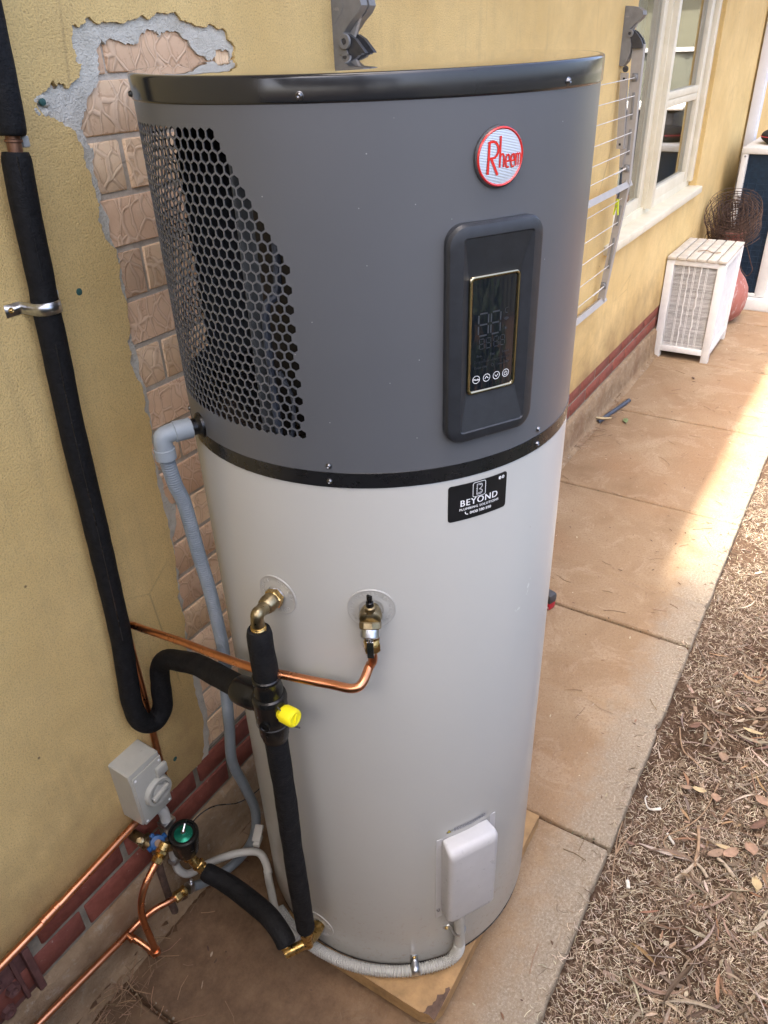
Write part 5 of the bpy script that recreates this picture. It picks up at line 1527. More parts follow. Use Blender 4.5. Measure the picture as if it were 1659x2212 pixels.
# ================================================================== FOLDING CLOTHESLINE
line = thing('folding_clothesline', 'folding wall clothesline with grey plastic brackets, folded flat behind the heater', 'clothesline', (1.6, 0, 0.78))
BPROF = [(0.0, 1.785), (-0.013, 1.781), (-0.028, 1.797), (-0.040, 1.828), (-0.043, 1.856), (-0.036, 1.880), (-0.026, 1.900), (-0.029, 1.917), (-0.048, 1.936), (-0.068, 1.951), (-0.077, 1.964), (-0.074, 1.978), (-0.055, 1.989), (-0.030, 1.995), (0.0, 1.998)]
for bxp in (0.545, 2.662):
    mb = MB(); mb.prism(BPROF, lambda a, b: Vector((bxp, a, b)), lambda a, b: Vector((bxp + 0.026, a, b)))
    br_ = obj('bracket', mb, 'line_grey_plastic', line, 30)
    mb = MB(); mb.prism([(a * 0.99, b) for a, b in BPROF], lambda a, b: Vector((bxp + 0.034, a, b)), lambda a, b: Vector((bxp + 0.060, a, b)))
    obj('bracket_cheek', mb, 'line_grey_plastic', br_, 30)
    mb = MB(); mb.prism([(0, 1.79), (-0.030, 1.80), (-0.034, 1.90), (-0.060, 1.952), (-0.055, 1.98), (0, 1.99)], lambda a, b: Vector((bxp + 0.0255, a, b)), lambda a, b: Vector((bxp + 0.0345, a, b)))
    obj('bracket_web', mb, 'line_taupe_steel', br_, 30)
    mb = MB(); cap_ = [(-0.003, 1.930), (-0.013, 1.940), (-0.026, 1.953), (-0.032, 1.965), (-0.027, 1.976), (-0.014, 1.985), (-0.003, 1.989)]
    mb.prism(cap_, lambda a, b: Vector((bxp - 0.0012, a, b)), lambda a, b: Vector((bxp + 0.001, a, b)))
    cpo = obj('bracket_badge', mb, 'line_grey_plastic', br_, 30)
    mb = MB()
    sfn = lambda a, b, h: Vector((bxp - 0.0014 - h, -0.014 - a, 1.957 + b))
    put_text(mb, 'Hills', 0.0085, 0.0, 0.0, sfn, 0.0)
    obj('badge_lettering', mb, 'line_taupe_steel', cpo, 0)
    mb = MB(); mb.lathe((bxp - 0.0002, -0.032, 1.9), (-1, 0, 0), [(0, 0.0150), (0.005, 0.0145), (0.006, 0.0135), (0.006, 0.0065), (0.002, 0.006)], 24)
    obj('pivot_bolt', mb, 'line_grey_plastic', br_, 30)
    mb = MB(); hexnut(mb, Vector((bxp - 0.003, -0.032, 1.9)), (-1, 0, 0), 0.002, 0.0062); obj('bolt_socket', mb, 'line_dark_plastic', br_, 20)
    mb = MB(); mb.lathe((bxp + 0.004, -0.030, 1.771), (-1, 0, 0), [(0, 0.0125), (0.006, 0.012), (0.006, 0.005), (0.003, 0.004)], 20); obj('lower_pivot', mb, 'line_dark_plastic', br_, 30)
    # black hinge arm
    mb = MB(); hp_ = [(-0.022, 1.908), (-0.038, 1.913), (-0.055, 1.904), (-0.078, 1.880), (-0.090, 1.858), (-0.088, 1.845), (-0.045, 1.845), (-0.044, 1.866), (-0.026, 1.890)]
    mb.prism(hp_, lambda a, b: Vector((bxp + 0.004, a, b)), lambda a, b: Vector((bxp + 0.016, a, b)))
    obj('hinge_arm', mb, 'line_dark_plastic', line, 30)
    mb = MB(); mb.prism(hp_, lambda a, b: Vector((bxp + 0.040, a, b)), lambda a, b: Vector((bxp + 0.052, a, b)))
    obj('hinge_arm', mb, 'line_dark_plastic', line, 30)
    # steel arm channel, upper and lower frame
    def chan(name, y0, z0, y1, z1, w0, w1, x0, x1, mat='line_taupe_steel'):
        mb = MB()
        mb.prism([(y0 + w0 / 2, z0), (y0 - w0 / 2, z0), (y1 - w1 / 2, z1), (y1 + w1 / 2, z1)], lambda a, b: Vector((x0, a, b)), lambda a, b: Vector((x1, a, b)))
        return obj(name, mb, mat, line, 20)
    chan('upper_arm', -0.067, 1.860, -0.085, 1.318, 0.048, 0.034, bxp + 0.018, bxp + 0.048)
    chan('spring_arm', -0.026, 1.757, -0.046, 1.462, 0.030, 0.031, bxp + 0.000, bxp + 0.018)
    chan('lower_arm', -0.084, 1.300, -0.035, 0.780, 0.033, 0.031, bxp + 0.018, bxp + 0.048)
    chan('knee', -0.060, 1.462, -0.058, 1.385, 0.026, 0.012, bxp + 0.004, bxp + 0.024)
    for (y, z) in ((-0.0285, 1.735), (-0.044, 1.480)):
        mb = MB(); mb.box((bxp - 0.0002, y, z), (0.0016, 0.009, 0.009)); obj('arm_slot', mb, 'black_hole', line, 0)
    for (y, z) in ((-0.0700, 1.739), (-0.0835, 1.381), (-0.040, 0.850)):
        mb = MB(); mb.lathe((bxp + 0.020, y, z), (-1, 0, 0), [(0, 0.0135), (0.012, 0.012), (0.015, 0.009), (0.016, 0.002)], 14); mb.box((bxp + 0.020, y, z), (0.006, 0.026, 0.034), bev=0.002)
        obj('line_hook', mb, 'line_grey_plastic', line, 35)
    for (y0, z0, y1, z1) in ((-0.073, 1.675, -0.076, 1.585), (-0.078, 1.533, -0.081, 1.445), (-0.076, 1.215, -0.070, 1.140), (-0.064, 1.070, -0.055, 0.940)):
        mb = MB(); L_ = Vector((0, y1 - y0, z1 - z0)).length
        mb.box((bxp + 0.0178, (y0 + y1) / 2, (z0 + z1) / 2), (0.004, 0.012, L_ + 0.016), rot=Matrix.Rotation(math.atan2(y1 - y0, -(z1 - z0)) * 1.0, 3, 'X'), bev=0.0018)
        obj('line_guide', mb, 'line_grey_plastic', line, 35)
for (y, z) in ((-0.087, 1.309), (-0.034, 0.768)):
    mb = MB(); p_ = [Vector((0.565, y, z + 0.02)), Vector((0.575, y, z + 0.004)), Vector((0.60, y, z)), Vector((1.6, y, z)), Vector((2.655, y, z)), Vector((2.688, y, z + 0.006)), Vector((2.695, y, z + 0.022))]
    mb.tube(p_, 0.019, 4, sub=4)
    obj('cross_bar', mb, 'line_taupe_steel', line, 30)
for i, (y, z) in enumerate(((-0.072, 1.738), (-0.081, 1.670), (-0.081, 1.600), (-0.087, 1.528), (-0.089, 1.455), (-0.083, 1.383), (-0.080, 1.254), (-0.075, 1.150), (-0.066, 1.053), (-0.057, 0.949), (-0.047, 0.849))):
    mb = MB(); mb.tube([(0.55, y, z), (1.1, y, z - 0.006), (1.6, y, z - 0.008), (2.1, y, z - 0.006), (2.672, y, z)], 0.0017, 6, sub=4)
    if i in (5, 10):
        tw = [Vector((2.66 - 0.16 * k / 24, y + 0.003 * math.cos(k * 1.9), z - 0.001 * k / 6 + 0.003 * math.sin(k * 1.9))) for k in range(25)]
        mb.tube(tw, 0.0018, 6)
    obj('cord', mb, 'cord_white', line, 60)
# peg on the line
pg = thing('clothes_peg', 'bright yellow green plastic clothes peg hanging from the clothesline', 'clothes peg', (2.62, -0.077, 1.19))
for s_ in (-1, 1):
    mb = MB(); mb.prism([(0.000, 0.012), (0.006, 0.014), (0.007, -0.010), (0.012, -0.055), (0.008, -0.056), (0.001, -0.018)], lambda a, b: Vector((2.612, -0.077 + s_ * a, 1.247 + b)), lambda a, b: Vector((2.624, -0.077 + s_ * a, 1.247 + b)))
    obj('peg_arm', mb, 'peg_yellow', pg, 30)
mb = MB(); mb.lathe((2.608, -0.077, 1.232), (1, 0, 0), [(0, 0.0035), (0.020, 0.0035)], 10); obj('peg_spring', mb, 'galvanised_steel', pg)

# ================================================================== FAR THINGS
# white laundry hamper
HX0, HX1, HY0, HY1 = 4.16, 4.75, -0.006, -0.370
hm = thing('laundry_hamper', 'white hamper with slatted lid and woven sides standing against the wall', 'hamper', (4.45, -0.19, 0))
for (x, y) in ((HX0 + 0.022, HY0 - 0.024), (HX0 + 0.022, HY1 + 0.024), (HX1 - 0.022, HY0 - 0.024), (HX1 - 0.022, HY1 + 0.024)):
    mb = MB(); mb.box((x, y, 0.325), (0.044, 0.048, 0.65), bev=0.003); obj('leg', mb, 'hamper_white', hm, 30)
for z, h_ in ((0.636, 0.030), (0.066, 0.040)):
    for (c_, s_) in ((((HX0 + 0.018), (HY0 + HY1) / 2, z), (0.030, 0.27, h_)), (((HX1 - 0.018), (HY0 + HY1) / 2, z), (0.030, 0.27, h_)), (((HX0 + HX1) / 2, HY0 - 0.020, z), (0.50, 0.030, h_)), (((HX0 + HX1) / 2, HY1 + 0.018, z), (0.50, 0.030, h_))):
        mb = MB(); mb.box(c_, s_, bev=0.002); obj('rail', mb, 'hamper_white', hm, 30)
for k in range(6):
    y = HY0 + 0.002 - (k + 0.5) * (HY0 - HY1 + 0.006) / 6
    mb = MB(); mb.box(((HX0 + HX1) / 2, y, 0.664), (HX1 - HX0 + 0.02, 0.0535, 0.016), bev=0.002); obj('lid_slat', mb, 'hamper_top', hm, 30)
for x in (HX0 + 0.02, HX0 + 0.20, HX0 + 0.39, HX1 - 0.02):
    mb = MB(); mb.box((x, (HY0 + HY1) / 2, 0.6535), (0.03, 0.34, 0.006)); obj('lid_batten', mb, 'hamper_top', hm, 0)
mb = MB(); mb.tube([(4.35, -0.15, 0.675), (4.36, -0.20, 0.683), (4.35, -0.25, 0.674), (4.37, -0.29, 0.676)], 0.003, 6, sub=4); obj('rope_handle', mb, 'twig_wood', hm)
for face in ('front', 'side', 'wall'):
    mb = MB()
    n_ = 78
    for k in range(n_):
        z = 0.090 + 0.530 * (k + 0.5) / n_
        th = rnd.uniform(0.0022, 0.0037)
        seg = 7
        for j in range(seg):
            u0, u1 = j / seg, (j + 1) / seg
            dz0 = noise.noise(Vector((u0 * 4, k * 0.31, 1))) * 0.003; dz1 = noise.noise(Vector((u1 * 4, k * 0.31, 1))) * 0.003
            if face == 'front':
                y0 = -0.054 - 0.268 * u0; y1 = -0.054 - 0.268 * u1
                q = [(HX0 + 0.016, y0, z + dz0), (HX0 + 0.016, y1, z + dz1)]
                d_ = Vector((0.003, 0, 0))
            else:
                yy = HY1 + 0.014 if face == 'side' else HY0 - 0.016
                x0 = HX0 + 0.05 + 0.49 * u0; x1 = HX0 + 0.05 + 0.49 * u1
                q = [(x0, yy, z + dz0), (x1, yy, z + dz1)]
                d_ = Vector((0, 0.003, 0))
            a, b = Vector(q[0]), Vector(q[1]); up = Vector((0, 0, th / 2))
            mb.add([a - up, b - up, b + up, a + up, a - up + d_, b - up + d_, b + up + d_, a + up + d_], [(0, 1, 2, 3), (7, 6, 5, 4), (3, 2, 6, 7), (1, 0, 4, 5)])
    if face == 'front':
        for y in (-0.115, -0.185, -0.262):
            for dy in (-0.004, 0.004):
                mb.tube([(HX0 + 0.0135 + 0.0015 * (k % 2), y + dy, 0.088 + 0.534 * k / 40) for k in range(41)], 0.0022, 5)
        for y in (-0.150, -0.224):
            mb.tube([(HX0 + 0.0135, y + 0.006 * noise.noise(Vector((k * 0.4, y * 50, 0))), 0.088 + 0.534 * k / 40) for k in range(41)], [0.004 + 0.003 * noise.noise(Vector((k * 0.7, 3, y))) for k in range(41)], 6)
    o = obj('woven_panel', mb, 'hamper_white', hm, 0); o['kind'] = 'stuff'

mb = MB(); mb.box(((HX0 + HX1) / 2, (HY0 + HY1) / 2, 0.355), (HX1 - HX0 - 0.10, HY0 - HY1 - 0.10, 0.52)); obj('gap_shade_box', mb, 'hamper_shade', hm, 0)  # added dark box, its colour gives the shade between the woven strips
# terracotta chiminea
mb = MB()
cpx, cpy = 5.17, -0.222
mb.lathe((cpx, cpy, 0), (0, 0, 1), [(0.0, 0.10), (0.015, 0.125), (0.06, 0.165), (0.12, 0.185), (0.19, 0.192), (0.26, 0.182), (0.32, 0.150), (0.365, 0.112), (0.42, 0.085), (0.50, 0.076), (0.56, 0.076), (0.575, 0.085), (0.585, 0.088), (0.60, 0.082), (0.635, 0.083), (0.645, 0.092), (0.655, 0.090), (0.655, 0.072), (0.60, 0.066)], 48)
tag(obj('chiminea', mb, 'terracotta', smooth=60), 'weathered red terracotta chiminea pot behind the white hamper', 'chiminea')

# roll of rusty wire netting
wr = thing('wire_netting_roll', 'tangled roll of rusty wire netting on top of the red chiminea', 'wire roll', (5.17, -0.21, 0.6))
def wroll(name, c, axis, r0, r1, h, turns, nring, nvert, seed, thick=0.0021):
    mb = MB(); rr_ = random.Random(seed)
    ax_ = Vector(axis).normalized(); u_ = ax_.orthogonal().normalized(); w_ = ax_.cross(u_)
    N = int(36 * turns)
    def P_(t_, s_):
        a = 2 * PI * turns * t_; r_ = r0 + (r1 - r0) * t_
        r_ *= 1 + 0.10 * noise.noise(Vector((math.cos(a) * 1.2 + seed, math.sin(a) * 1.2, s_ * 1.5)))
        return Vector(c) + ax_ * (s_ * h + 0.02 * noise.noise(Vector((a, s_ * 3, seed)))) + (u_ * math.cos(a) + w_ * math.sin(a)) * r_
    for i in range(nring):
        mb.tube([P_(k / N, i / (nring - 1)) for k in range(N + 1)], thick, 4, cap=False)
    for j in range(nvert):
        t_ = j / nvert
        mb.tube([P_(t_, k / 5) for k in range(6)], thick * 0.9, 4, cap=False)
    for j in range(14):
        t_ = rr_.random(); 
        mb.tube([P_(t_, rr_.random()) + Vector((rr_.uniform(-.04, .04), rr_.uniform(-.04, .04), rr_.uniform(-.03, .03))), P_((t_ + 0.2) % 1, rr_.random()), P_((t_ + 0.35) % 1, rr_.random())], thick * 0.8, 4, cap=False, sub=5)
    o = obj(name, mb, 'rusty_wire', wr, 60); o['kind'] = 'stuff'
wroll('netting', (5.25, -0.215, 0.66), (-0.62, 0.02, 0.62), 0.04, 0.200, 0.22, 5.6, 8, 110, 3)
wroll('netting', (5.10, -0.13, 0.56), (0.7, -0.6, 0.55), 0.03, 0.13, 0.20, 2.6, 7, 40, 8)
mb = MB(); mb.tube([(5.19, -0.30, 0.60), (5.2, -0.34, 0.53), (5.2, -0.38, 0.44), (5.22, -0.40, 0.38), (5.24, -0.37, 0.33), (5.25, -0.33, 0.36), (5.24, -0.31, 0.40)], 0.003, 6, sub=6)
obj('loose_wire', mb, 'rusty_wire', wr, 60)

# air conditioner outdoor unit, coil side towards us
ac = thing('air_conditioner', 'white outdoor air conditioner unit with dark blue coil side near the wall', 'air conditioner', (6.0, -0.3, 0))
AX0, AX1, AY0, AY1, AZ0, AZ1 = 5.56, 6.42, -0.122, -0.488, 0.095, 1.135
mb = MB(); mb.box(((AX0 + AX1) / 2, (AY0 + AY1) / 2 - 0.06, 0.045), (0.96, 0.62, 0.09), bev=0.006); obj('base_plinth', mb, 'ac_white', ac, 30)
mb = MB(); mb.box(((AX0 + AX1) / 2, (AY0 + AY1) / 2, AZ1 + 0.008), (AX1 - AX0 + 0.012, AY0 - AY1 + 0.012, 0.045), bev=0.008); obj('top_panel', mb, 'ac_white', ac, 30)
mb = MB(); mb.box(((AX0 + AX1) / 2 + 0.02, (AY0 + AY1) / 2, (AZ0 + AZ1) / 2), (AX1 - AX0 - 0.04, AY0 - AY1 - 0.03, AZ1 - AZ0 - 0.004)); obj('coil', mb, 'ac_coil', ac, 0)
for (y, w) in ((AY0 - 0.022, 0.044), (AY1 + 0.038, 0.078)):
    mb = MB(); mb.box((AX0 + 0.022, y, (AZ0 + AZ1) / 2), (0.044, w, AZ1 - AZ0), bev=0.006); obj('corner_post', mb, 'ac_white', ac, 30)
mb = MB(); mb.box(((AX0 + AX1) / 2, AY1 + 0.004, (AZ0 + AZ1) / 2), (AX1 - AX0 - 0.09, 0.012, AZ1 - AZ0 - 0.01), bev=0.003); obj('front_panel', mb, 'ac_white', ac, 30)
mb = MB(); mb.box((AX0 + 0.012, (AY0 + AY1) / 2, AZ0 + 0.012), (0.024, AY0 - AY1 - 0.12, 0.024), bev=0.002); obj('bottom_rail', mb, 'ac_white', ac, 30)
for k in range(22):
    z = 0.14 + 0.95 * k / 22
    mb = MB(); mb.tube([(AX0 + 0.014, AY0 - 0.03, z), (AX0 + 0.014, AY1 + 0.06, z)], 0.0016, 5); obj('guard_wire', mb, 'ac_coil', ac, 60)
for y in (-0.20, -0.26, -0.32, -0.38):
    mb = MB(); mb.tube([(AX0 + 0.011, y, 0.12), (AX0 + 0.011, y, 1.10)], 0.002, 5); obj('guard_wire', mb, 'ac_coil', ac, 60)
screw(0, 0, pos=(AX0 + 0.0002, AY0 - 0.024, 1.105), axis=(-1, 0, 0), parent=ac, rad=0.006)
# black bag on the unit
mb = MB()
mb.grid(lambda u, v: Vector((5.86 + 0.17 * math.cos(2 * PI * u) * math.sin(PI * v) ** 0.7, -0.33 + 0.145 * math.sin(2 * PI * u) * math.sin(PI * v) ** 0.7, 1.218 - 0.055 * math.cos(PI * v) * (1 + 0.3 * noise.noise(Vector((u * 6, v * 4, 2)))))), 28, 12)
bag = thing('black_cushion', 'black padded cushion lying on the air conditioner', 'cushion', (5.86, -0.33, 1.16))
obj('cover', mb, 'black_fabric', bag, 180)
mb = MB(); mb.tube([(5.86 + 0.171 * math.cos(2 * PI * k / 30), -0.33 + 0.146 * math.sin(2 * PI * k / 30), 1.218) for k in range(31)], 0.003, 6); obj('red_piping', mb, 'tape_red', bag)

# red tape measure on the path behind the tank
tm = thing('tape_measure', 'red and black tape measure on the path peeking out behind the tank', 'tape measure', (1.22, -0.375, 0))
Rt = Matrix.Rotation(R(-18), 3, 'Z')
def tmb(c_, s_, bev): 
    mb = MB(); mb.box(Vector((1.222, -0.376, 0)) + Rt @ Vector(c_), s_, rot=Rt, bev=bev); return mb
obj('case', tmb((0, 0, 0.036), (0.042, 0.086, 0.070), 0.010), 'tape_red', tm, 40)
obj('rubber_bumper', tmb((0.0, -0.006, 0.052), (0.046, 0.080, 0.044), 0.012), 'line_dark_plastic', tm, 40)
mb = MB(); nn_ = Rt @ Vector((-1, 0, 0)); cc_ = Vector((1.222, -0.376, 0)) + Rt @ Vector((-0.0225, -0.005, 0.054))
mb.lathe(cc_, nn_, [(0, 0.021), (0.002, 0.0205), (0.0025, 0.015), (0.0015, 0.014)], 24); obj('orange_ring', mb, 'tape_orange', tm)
mb = MB(); mb.lathe(cc_, nn_, [(0, 0.0135), (0.001, 0.013)], 20); obj('ring_centre', mb, 'tape_red', tm)
mb = MB()
tsf = lambda a, b, h: Vector((1.222, -0.376, 0)) + Rt @ Vector((-0.0213 - h, -a, b))
put_text(mb, 'auke', 0.020, 0.022, 0.012, tsf, 0.0006, bold=0.0008)
obj('lettering', mb, 'white_print', tm, 0)

# short length of dark tube by the wall
mb = MB()
mb.tube([(2.911, -0.032, 0.012), (3.302, -0.098, 0.012)], 0.0125, 14, cap=False)
tag(obj('conduit_offcut', mb, 'dark_conduit'), 'short dark blue grey tube lying on the path by the wall', 'tube')

# ================================================================== GARDEN LITTER
class TB:
    """mesh with per-vertex tint"""
    def __init__(s): s.v = []; s.f = []; s.c = []
    def add(s, vs, fs, col):
        o = len(s.v); s.v.extend(tuple(v) for v in vs); s.f.extend(tuple(i + o for i in f) for f in fs); s.c.extend([col] * len(vs))
    def build(s, name, label, cat):
        me = bpy.data.meshes.new(name); me.from_pydata(s.v, [], s.f)
        at = me.color_attributes.new('tint', 'FLOAT_COLOR', 'POINT')
        at.data.foreach_set('color', [x for c_ in s.c for x in (c_[0], c_[1], c_[2], 1.0)])
        me.materials.append(M['litter'])
        o = bpy.data.objects.new(name, me); COL.objects.link(o); o['kind'] = 'stuff'; tag(o, label, cat)
        return o
lr = random.Random(11)
def vary(c, k=0.3):
    g = lr.uniform(1 - k, 1 + k)
    return tuple(max(0.0, x * g * lr.uniform(0.93, 1.07)) for x in c)
STRAW = [(0.27, 0.195, 0.130), (0.38, 0.29, 0.195), (0.18, 0.120, 0.077), (0.10, 0.066, 0.043), (0.52, 0.43, 0.31), (0.62, 0.53, 0.40)]
tb = TB()
def spot(far=False):
    if lr.random() < 0.80:
        x = -0.45 + 3.6 * lr.random() ** 1.35
        y = -0.928 - 0.52 * lr.random() ** 0.9
    else:
        x = -1.2 + 6.5 * lr.random(); y = -0.928 - 1.3 * lr.random()
    return x, y
cnt = 0
while cnt < 62000:
    x, y = spot()
    d = noise.noise(Vector((x * 2.6, y * 2.6, 20))) 
    if d < -0.15 and lr.random() < 0.70:
        continue
    cnt += 1
    L = lr.uniform(0.007, 0.026); a = lr.uniform(0, 2 * PI); w = lr.uniform(0.00035, 0.0008)
    z = soil_h(x, y) + lr.uniform(0.000, 0.010)
    t_ = lr.gauss(0, 0.22)
    dx, dy, dz = math.cos(a) * L / 2, math.sin(a) * L / 2, math.sin(t_) * L / 2
    nx, ny = -math.sin(a) * w, math.cos(a) * w
    bz = lr.uniform(-0.002, 0.003)
    tb.add([(x - dx - nx, y - dy - ny, z - dz), (x - dx + nx, y - dy + ny, z - dz), (x + ny * 0.5 + nx, y - nx * .5 + ny, z + bz), (x + ny * .5 - nx, y - nx * .5 - ny, z + bz), (x + dx + nx, y + dy + ny, z + dz), (x + dx - nx, y + dy - ny, z + dz)], [(0, 1, 2, 3), (3, 2, 4, 5)], vary(lr.choice(STRAW)))
tb.build('dry_grass', 'short dry grass clippings and needles covering the garden soil', 'dry grass')

def leaf_geo(x, y, z, L, W, yaw, camber, bend, tilt, roll, nseg=6):
    rot = Matrix.Rotation(yaw, 3, 'Z') @ Matrix.Rotation(tilt, 3, 'Y') @ Matrix.Rotation(roll, 3, 'X')
    vs = []; fs = []
    for i in range(nseg + 1):
        u = i / nseg
        wd = W * (math.sin(PI * min(1, u * 0.92 + 0.05)) ** 0.75) * 0.5
        px = (u - 0.5) * L; py = bend * L * (u - 0.5) ** 2
        for s_ in (-1, 0, 1):
            vs.append(rot @ Vector((px, py + s_ * wd, camber * W * abs(s_) + 0.10 * L * camber * (u - 0.5) ** 2)) + Vector((x, y, z)))
    for i in range(nseg):
        for s_ in range(2):
            fs.append((i * 3 + s_, i * 3 + s_ + 1, (i + 1) * 3 + s_ + 1, (i + 1) * 3 + s_))
    return vs, fs
LEAFC = [(0.22, 0.165, 0.12), (0.27, 0.20, 0.145), (0.17, 0.115, 0.075), (0.30, 0.19, 0.105), (0.12, 0.08, 0.055), (0.36, 0.29, 0.215), (0.25, 0.14, 0.085), (0.20, 0.16, 0.125)]
tb = TB()
for k in range(2300):
    x, y = spot()
    if k % 5 and y > -1.06:
        y -= lr.uniform(0.08, 0.35)
    kind = lr.random()
    z = soil_h(x, y) + lr.uniform(0.006, 0.018)
    if kind < 0.40:
        vs, fs = leaf_geo(x, y, z, lr.uniform(0.028, 0.080), lr.uniform(0.004, 0.010), lr.uniform(0, 6.28), lr.uniform(-0.2, 0.5), lr.uniform(-0.5, 0.5), lr.gauss(0, 0.14), lr.gauss(0, 0.35))
        tb.add(vs, fs, vary(lr.choice(LEAFC)))
    elif kind < 0.85:     # bark strips and twigs
        L = lr.uniform(0.03, 0.13); a = lr.uniform(0, 6.28); r_ = lr.uniform(0.0006, 0.0018)
        m_ = MB(); b_ = lr.uniform(-0.25, 0.25) * L
        d = Vector((math.cos(a), math.sin(a), lr.gauss(0, 0.08))); n_ = Vector((-d.y, d.x, 0))
        c_ = Vector((x, y, z))
        m_.tube([c_ - d * L / 2, c_ - d * L * 0.15 + n_ * b_ * 0.5, c_ + d * L * 0.18 + n_ * b_ * 0.4, c_ + d * L / 2], [r_, r_ * 0.9, r_ * 0.8, r_ * 0.5], 4, cap=False)
        tb.add(m_.v, m_.f, vary(lr.choice([(0.22, 0.16, 0.105), (0.33, 0.27, 0.20), (0.13, 0.085, 0.055), (0.26, 0.21, 0.165)])))
    else:                  # flat chips
        vs, fs = leaf_geo(x, y, z, lr.uniform(0.012, 0.035), lr.uniform(0.006, 0.012), lr.uniform(0, 6.28), lr.uniform(0, 0.3), 0, lr.gauss(0, 0.2), lr.gauss(0, 0.3), 4)
        tb.add(vs, fs, vary(lr.choice([(0.42, 0.35, 0.27), (0.28, 0.19, 0.125), (0.18, 0.12, 0.08)])))
for k in range(260):               # long curled bark ribbons and big grey gum leaves, mostly away from the path
    x, y = spot(); y -= lr.uniform(0.0, 0.25)
    if y > -1.03: continue
    vs, fs = leaf_geo(x, y, soil_h(x, y) + lr.uniform(0.010, 0.022), lr.uniform(0.06, 0.15), lr.uniform(0.005, 0.012), lr.gauss(-0.9, 0.8), lr.uniform(0.1, 0.7), lr.uniform(-0.8, 0.8), lr.gauss(0, 0.08), lr.gauss(0, 0.4), 9)
    tb.add(vs, fs, vary(lr.choice([(0.30, 0.245, 0.19), (0.40, 0.335, 0.26), (0.24, 0.185, 0.14), (0.17, 0.125, 0.09), (0.47, 0.41, 0.33)])))
for k in range(420):
    x, y = spot()
    if y > -0.97: continue
    L = lr.uniform(0.010, 0.045); w_ = lr.uniform(0.004, 0.011); h_ = lr.uniform(0.002, 0.006)
    rm_ = Matrix.Rotation(lr.uniform(0, 6.28), 3, 'Z') @ Matrix.Rotation(lr.gauss(0, 0.25), 3, 'Y') @ Matrix.Rotation(lr.gauss(0, 0.3), 3, 'X')
    m_ = MB(); m_.box((0, 0, 0), (L, w_, h_)); c_ = Vector((x, y, soil_h(x, y) + lr.uniform(0.001, 0.007)))
    vs = [c_ + rm_ @ (Vector(v) + Vector((lr.gauss(0, .1) * L * .5, lr.gauss(0, .2) * w_, lr.gauss(0, .2) * h_))) for v in m_.v]
    tb.add(vs, m_.f, vary(lr.choice([(0.16, 0.11, 0.075), (0.23, 0.17, 0.12), (0.10, 0.065, 0.045), (0.30, 0.23, 0.165)])))
tb.build('leaf_litter', 'mass of fallen gum leaves, twigs and bark strips on the soil', 'leaf litter')

# crumbs on the path
tb = TB()
for k in range(420):
    x = -0.8 + 6.0 * lr.random() ** 1.2; y = -0.06 - 0.84 * lr.random()
    if (x - TX) ** 2 + (y - TY) ** 2 < 0.40 ** 2 or (4.1 < x < 4.8 and y > -0.4):
        continue
    if lr.random() < 0.7:
        vs, fs = leaf_geo(x, y, 0.0035, lr.uniform(0.004, 0.020), lr.uniform(0.002, 0.006), lr.uniform(0, 6.28), lr.uniform(0, 0.3), lr.uniform(-0.4, 0.4), 0, 0, 3)
        tb.add(vs, fs, vary(lr.choice([(0.13, 0.07, 0.04), (0.22, 0.12, 0.07), (0.10, 0.06, 0.04), (0.5, 0.4, 0.28)])))
    else:
        L = lr.uniform(0.02, 0.09); a = lr.uniform(0, 6.28); m_ = MB(); b_ = lr.uniform(-0.3, 0.3) * L
        d = Vector((math.cos(a), math.sin(a), 0)); n_ = Vector((-d.y, d.x, 0)); c_ = Vector((x, y, 0.0028))
        m_.tube([c_ - d * L / 2, c_ + n_ * b_ * 0.4, c_ + d * L / 2], lr.uniform(0.0005, 0.0012), 4, cap=False)
        tb.add(m_.v, m_.f, vary((0.22, 0.14, 0.08)))
# dry straw caught against the wall
for k in range(300):
    x = lr.choice((lr.uniform(-0.75, -0.50), lr.uniform(2.55, 3.4), lr.uniform(-0.75, 3.4))); y = -0.03 - abs(lr.gauss(0, 0.035 if x > 0 else 0.06))
    L = lr.uniform(0.02, 0.07); a = lr.uniform(0, 6.28); m_ = MB(); b_ = lr.uniform(-0.3, 0.3) * L
    d = Vector((math.cos(a), math.sin(a), lr.gauss(0, 0.15))); n_ = Vector((-d.y, d.x, 0)); c_ = Vector((x, y, 0.012))
    m_.tube([c_ - d * L / 2, c_ + n_ * b_ * 0.4, c_ + d * L / 2], lr.uniform(0.0005, 0.0011), 4, cap=False)
    tb.add(m_.v, m_.f, vary((0.30, 0.19, 0.11)))
for k in range(520):            # grit packed in the joints
    x = lr.choice(joints[2:9]) + lr.gauss(0, 0.006); y = -0.05 - 0.87 * lr.random()
    if (x - TX) ** 2 + (y - TY) ** 2 < 0.36 ** 2:
        continue
    r_ = lr.uniform(0.0012, 0.0035); m_ = MB(); m_.lathe((x, y, -0.001 - (0.006 if abs(x - min(joints, key=lambda q: abs(q - x))) < 0.005 else 0)), (lr.gauss(0, .4), lr.gauss(0, .4), 1), [(0, r_), (r_ * 0.6, r_ * 0.8), (r_, r_ * 0.2)], 5)
    tb.add(m_.v, m_.f, vary(lr.choice([(0.20, 0.14, 0.09), (0.30, 0.24, 0.17), (0.12, 0.08, 0.05), (0.17, 0.16, 0.10)])))
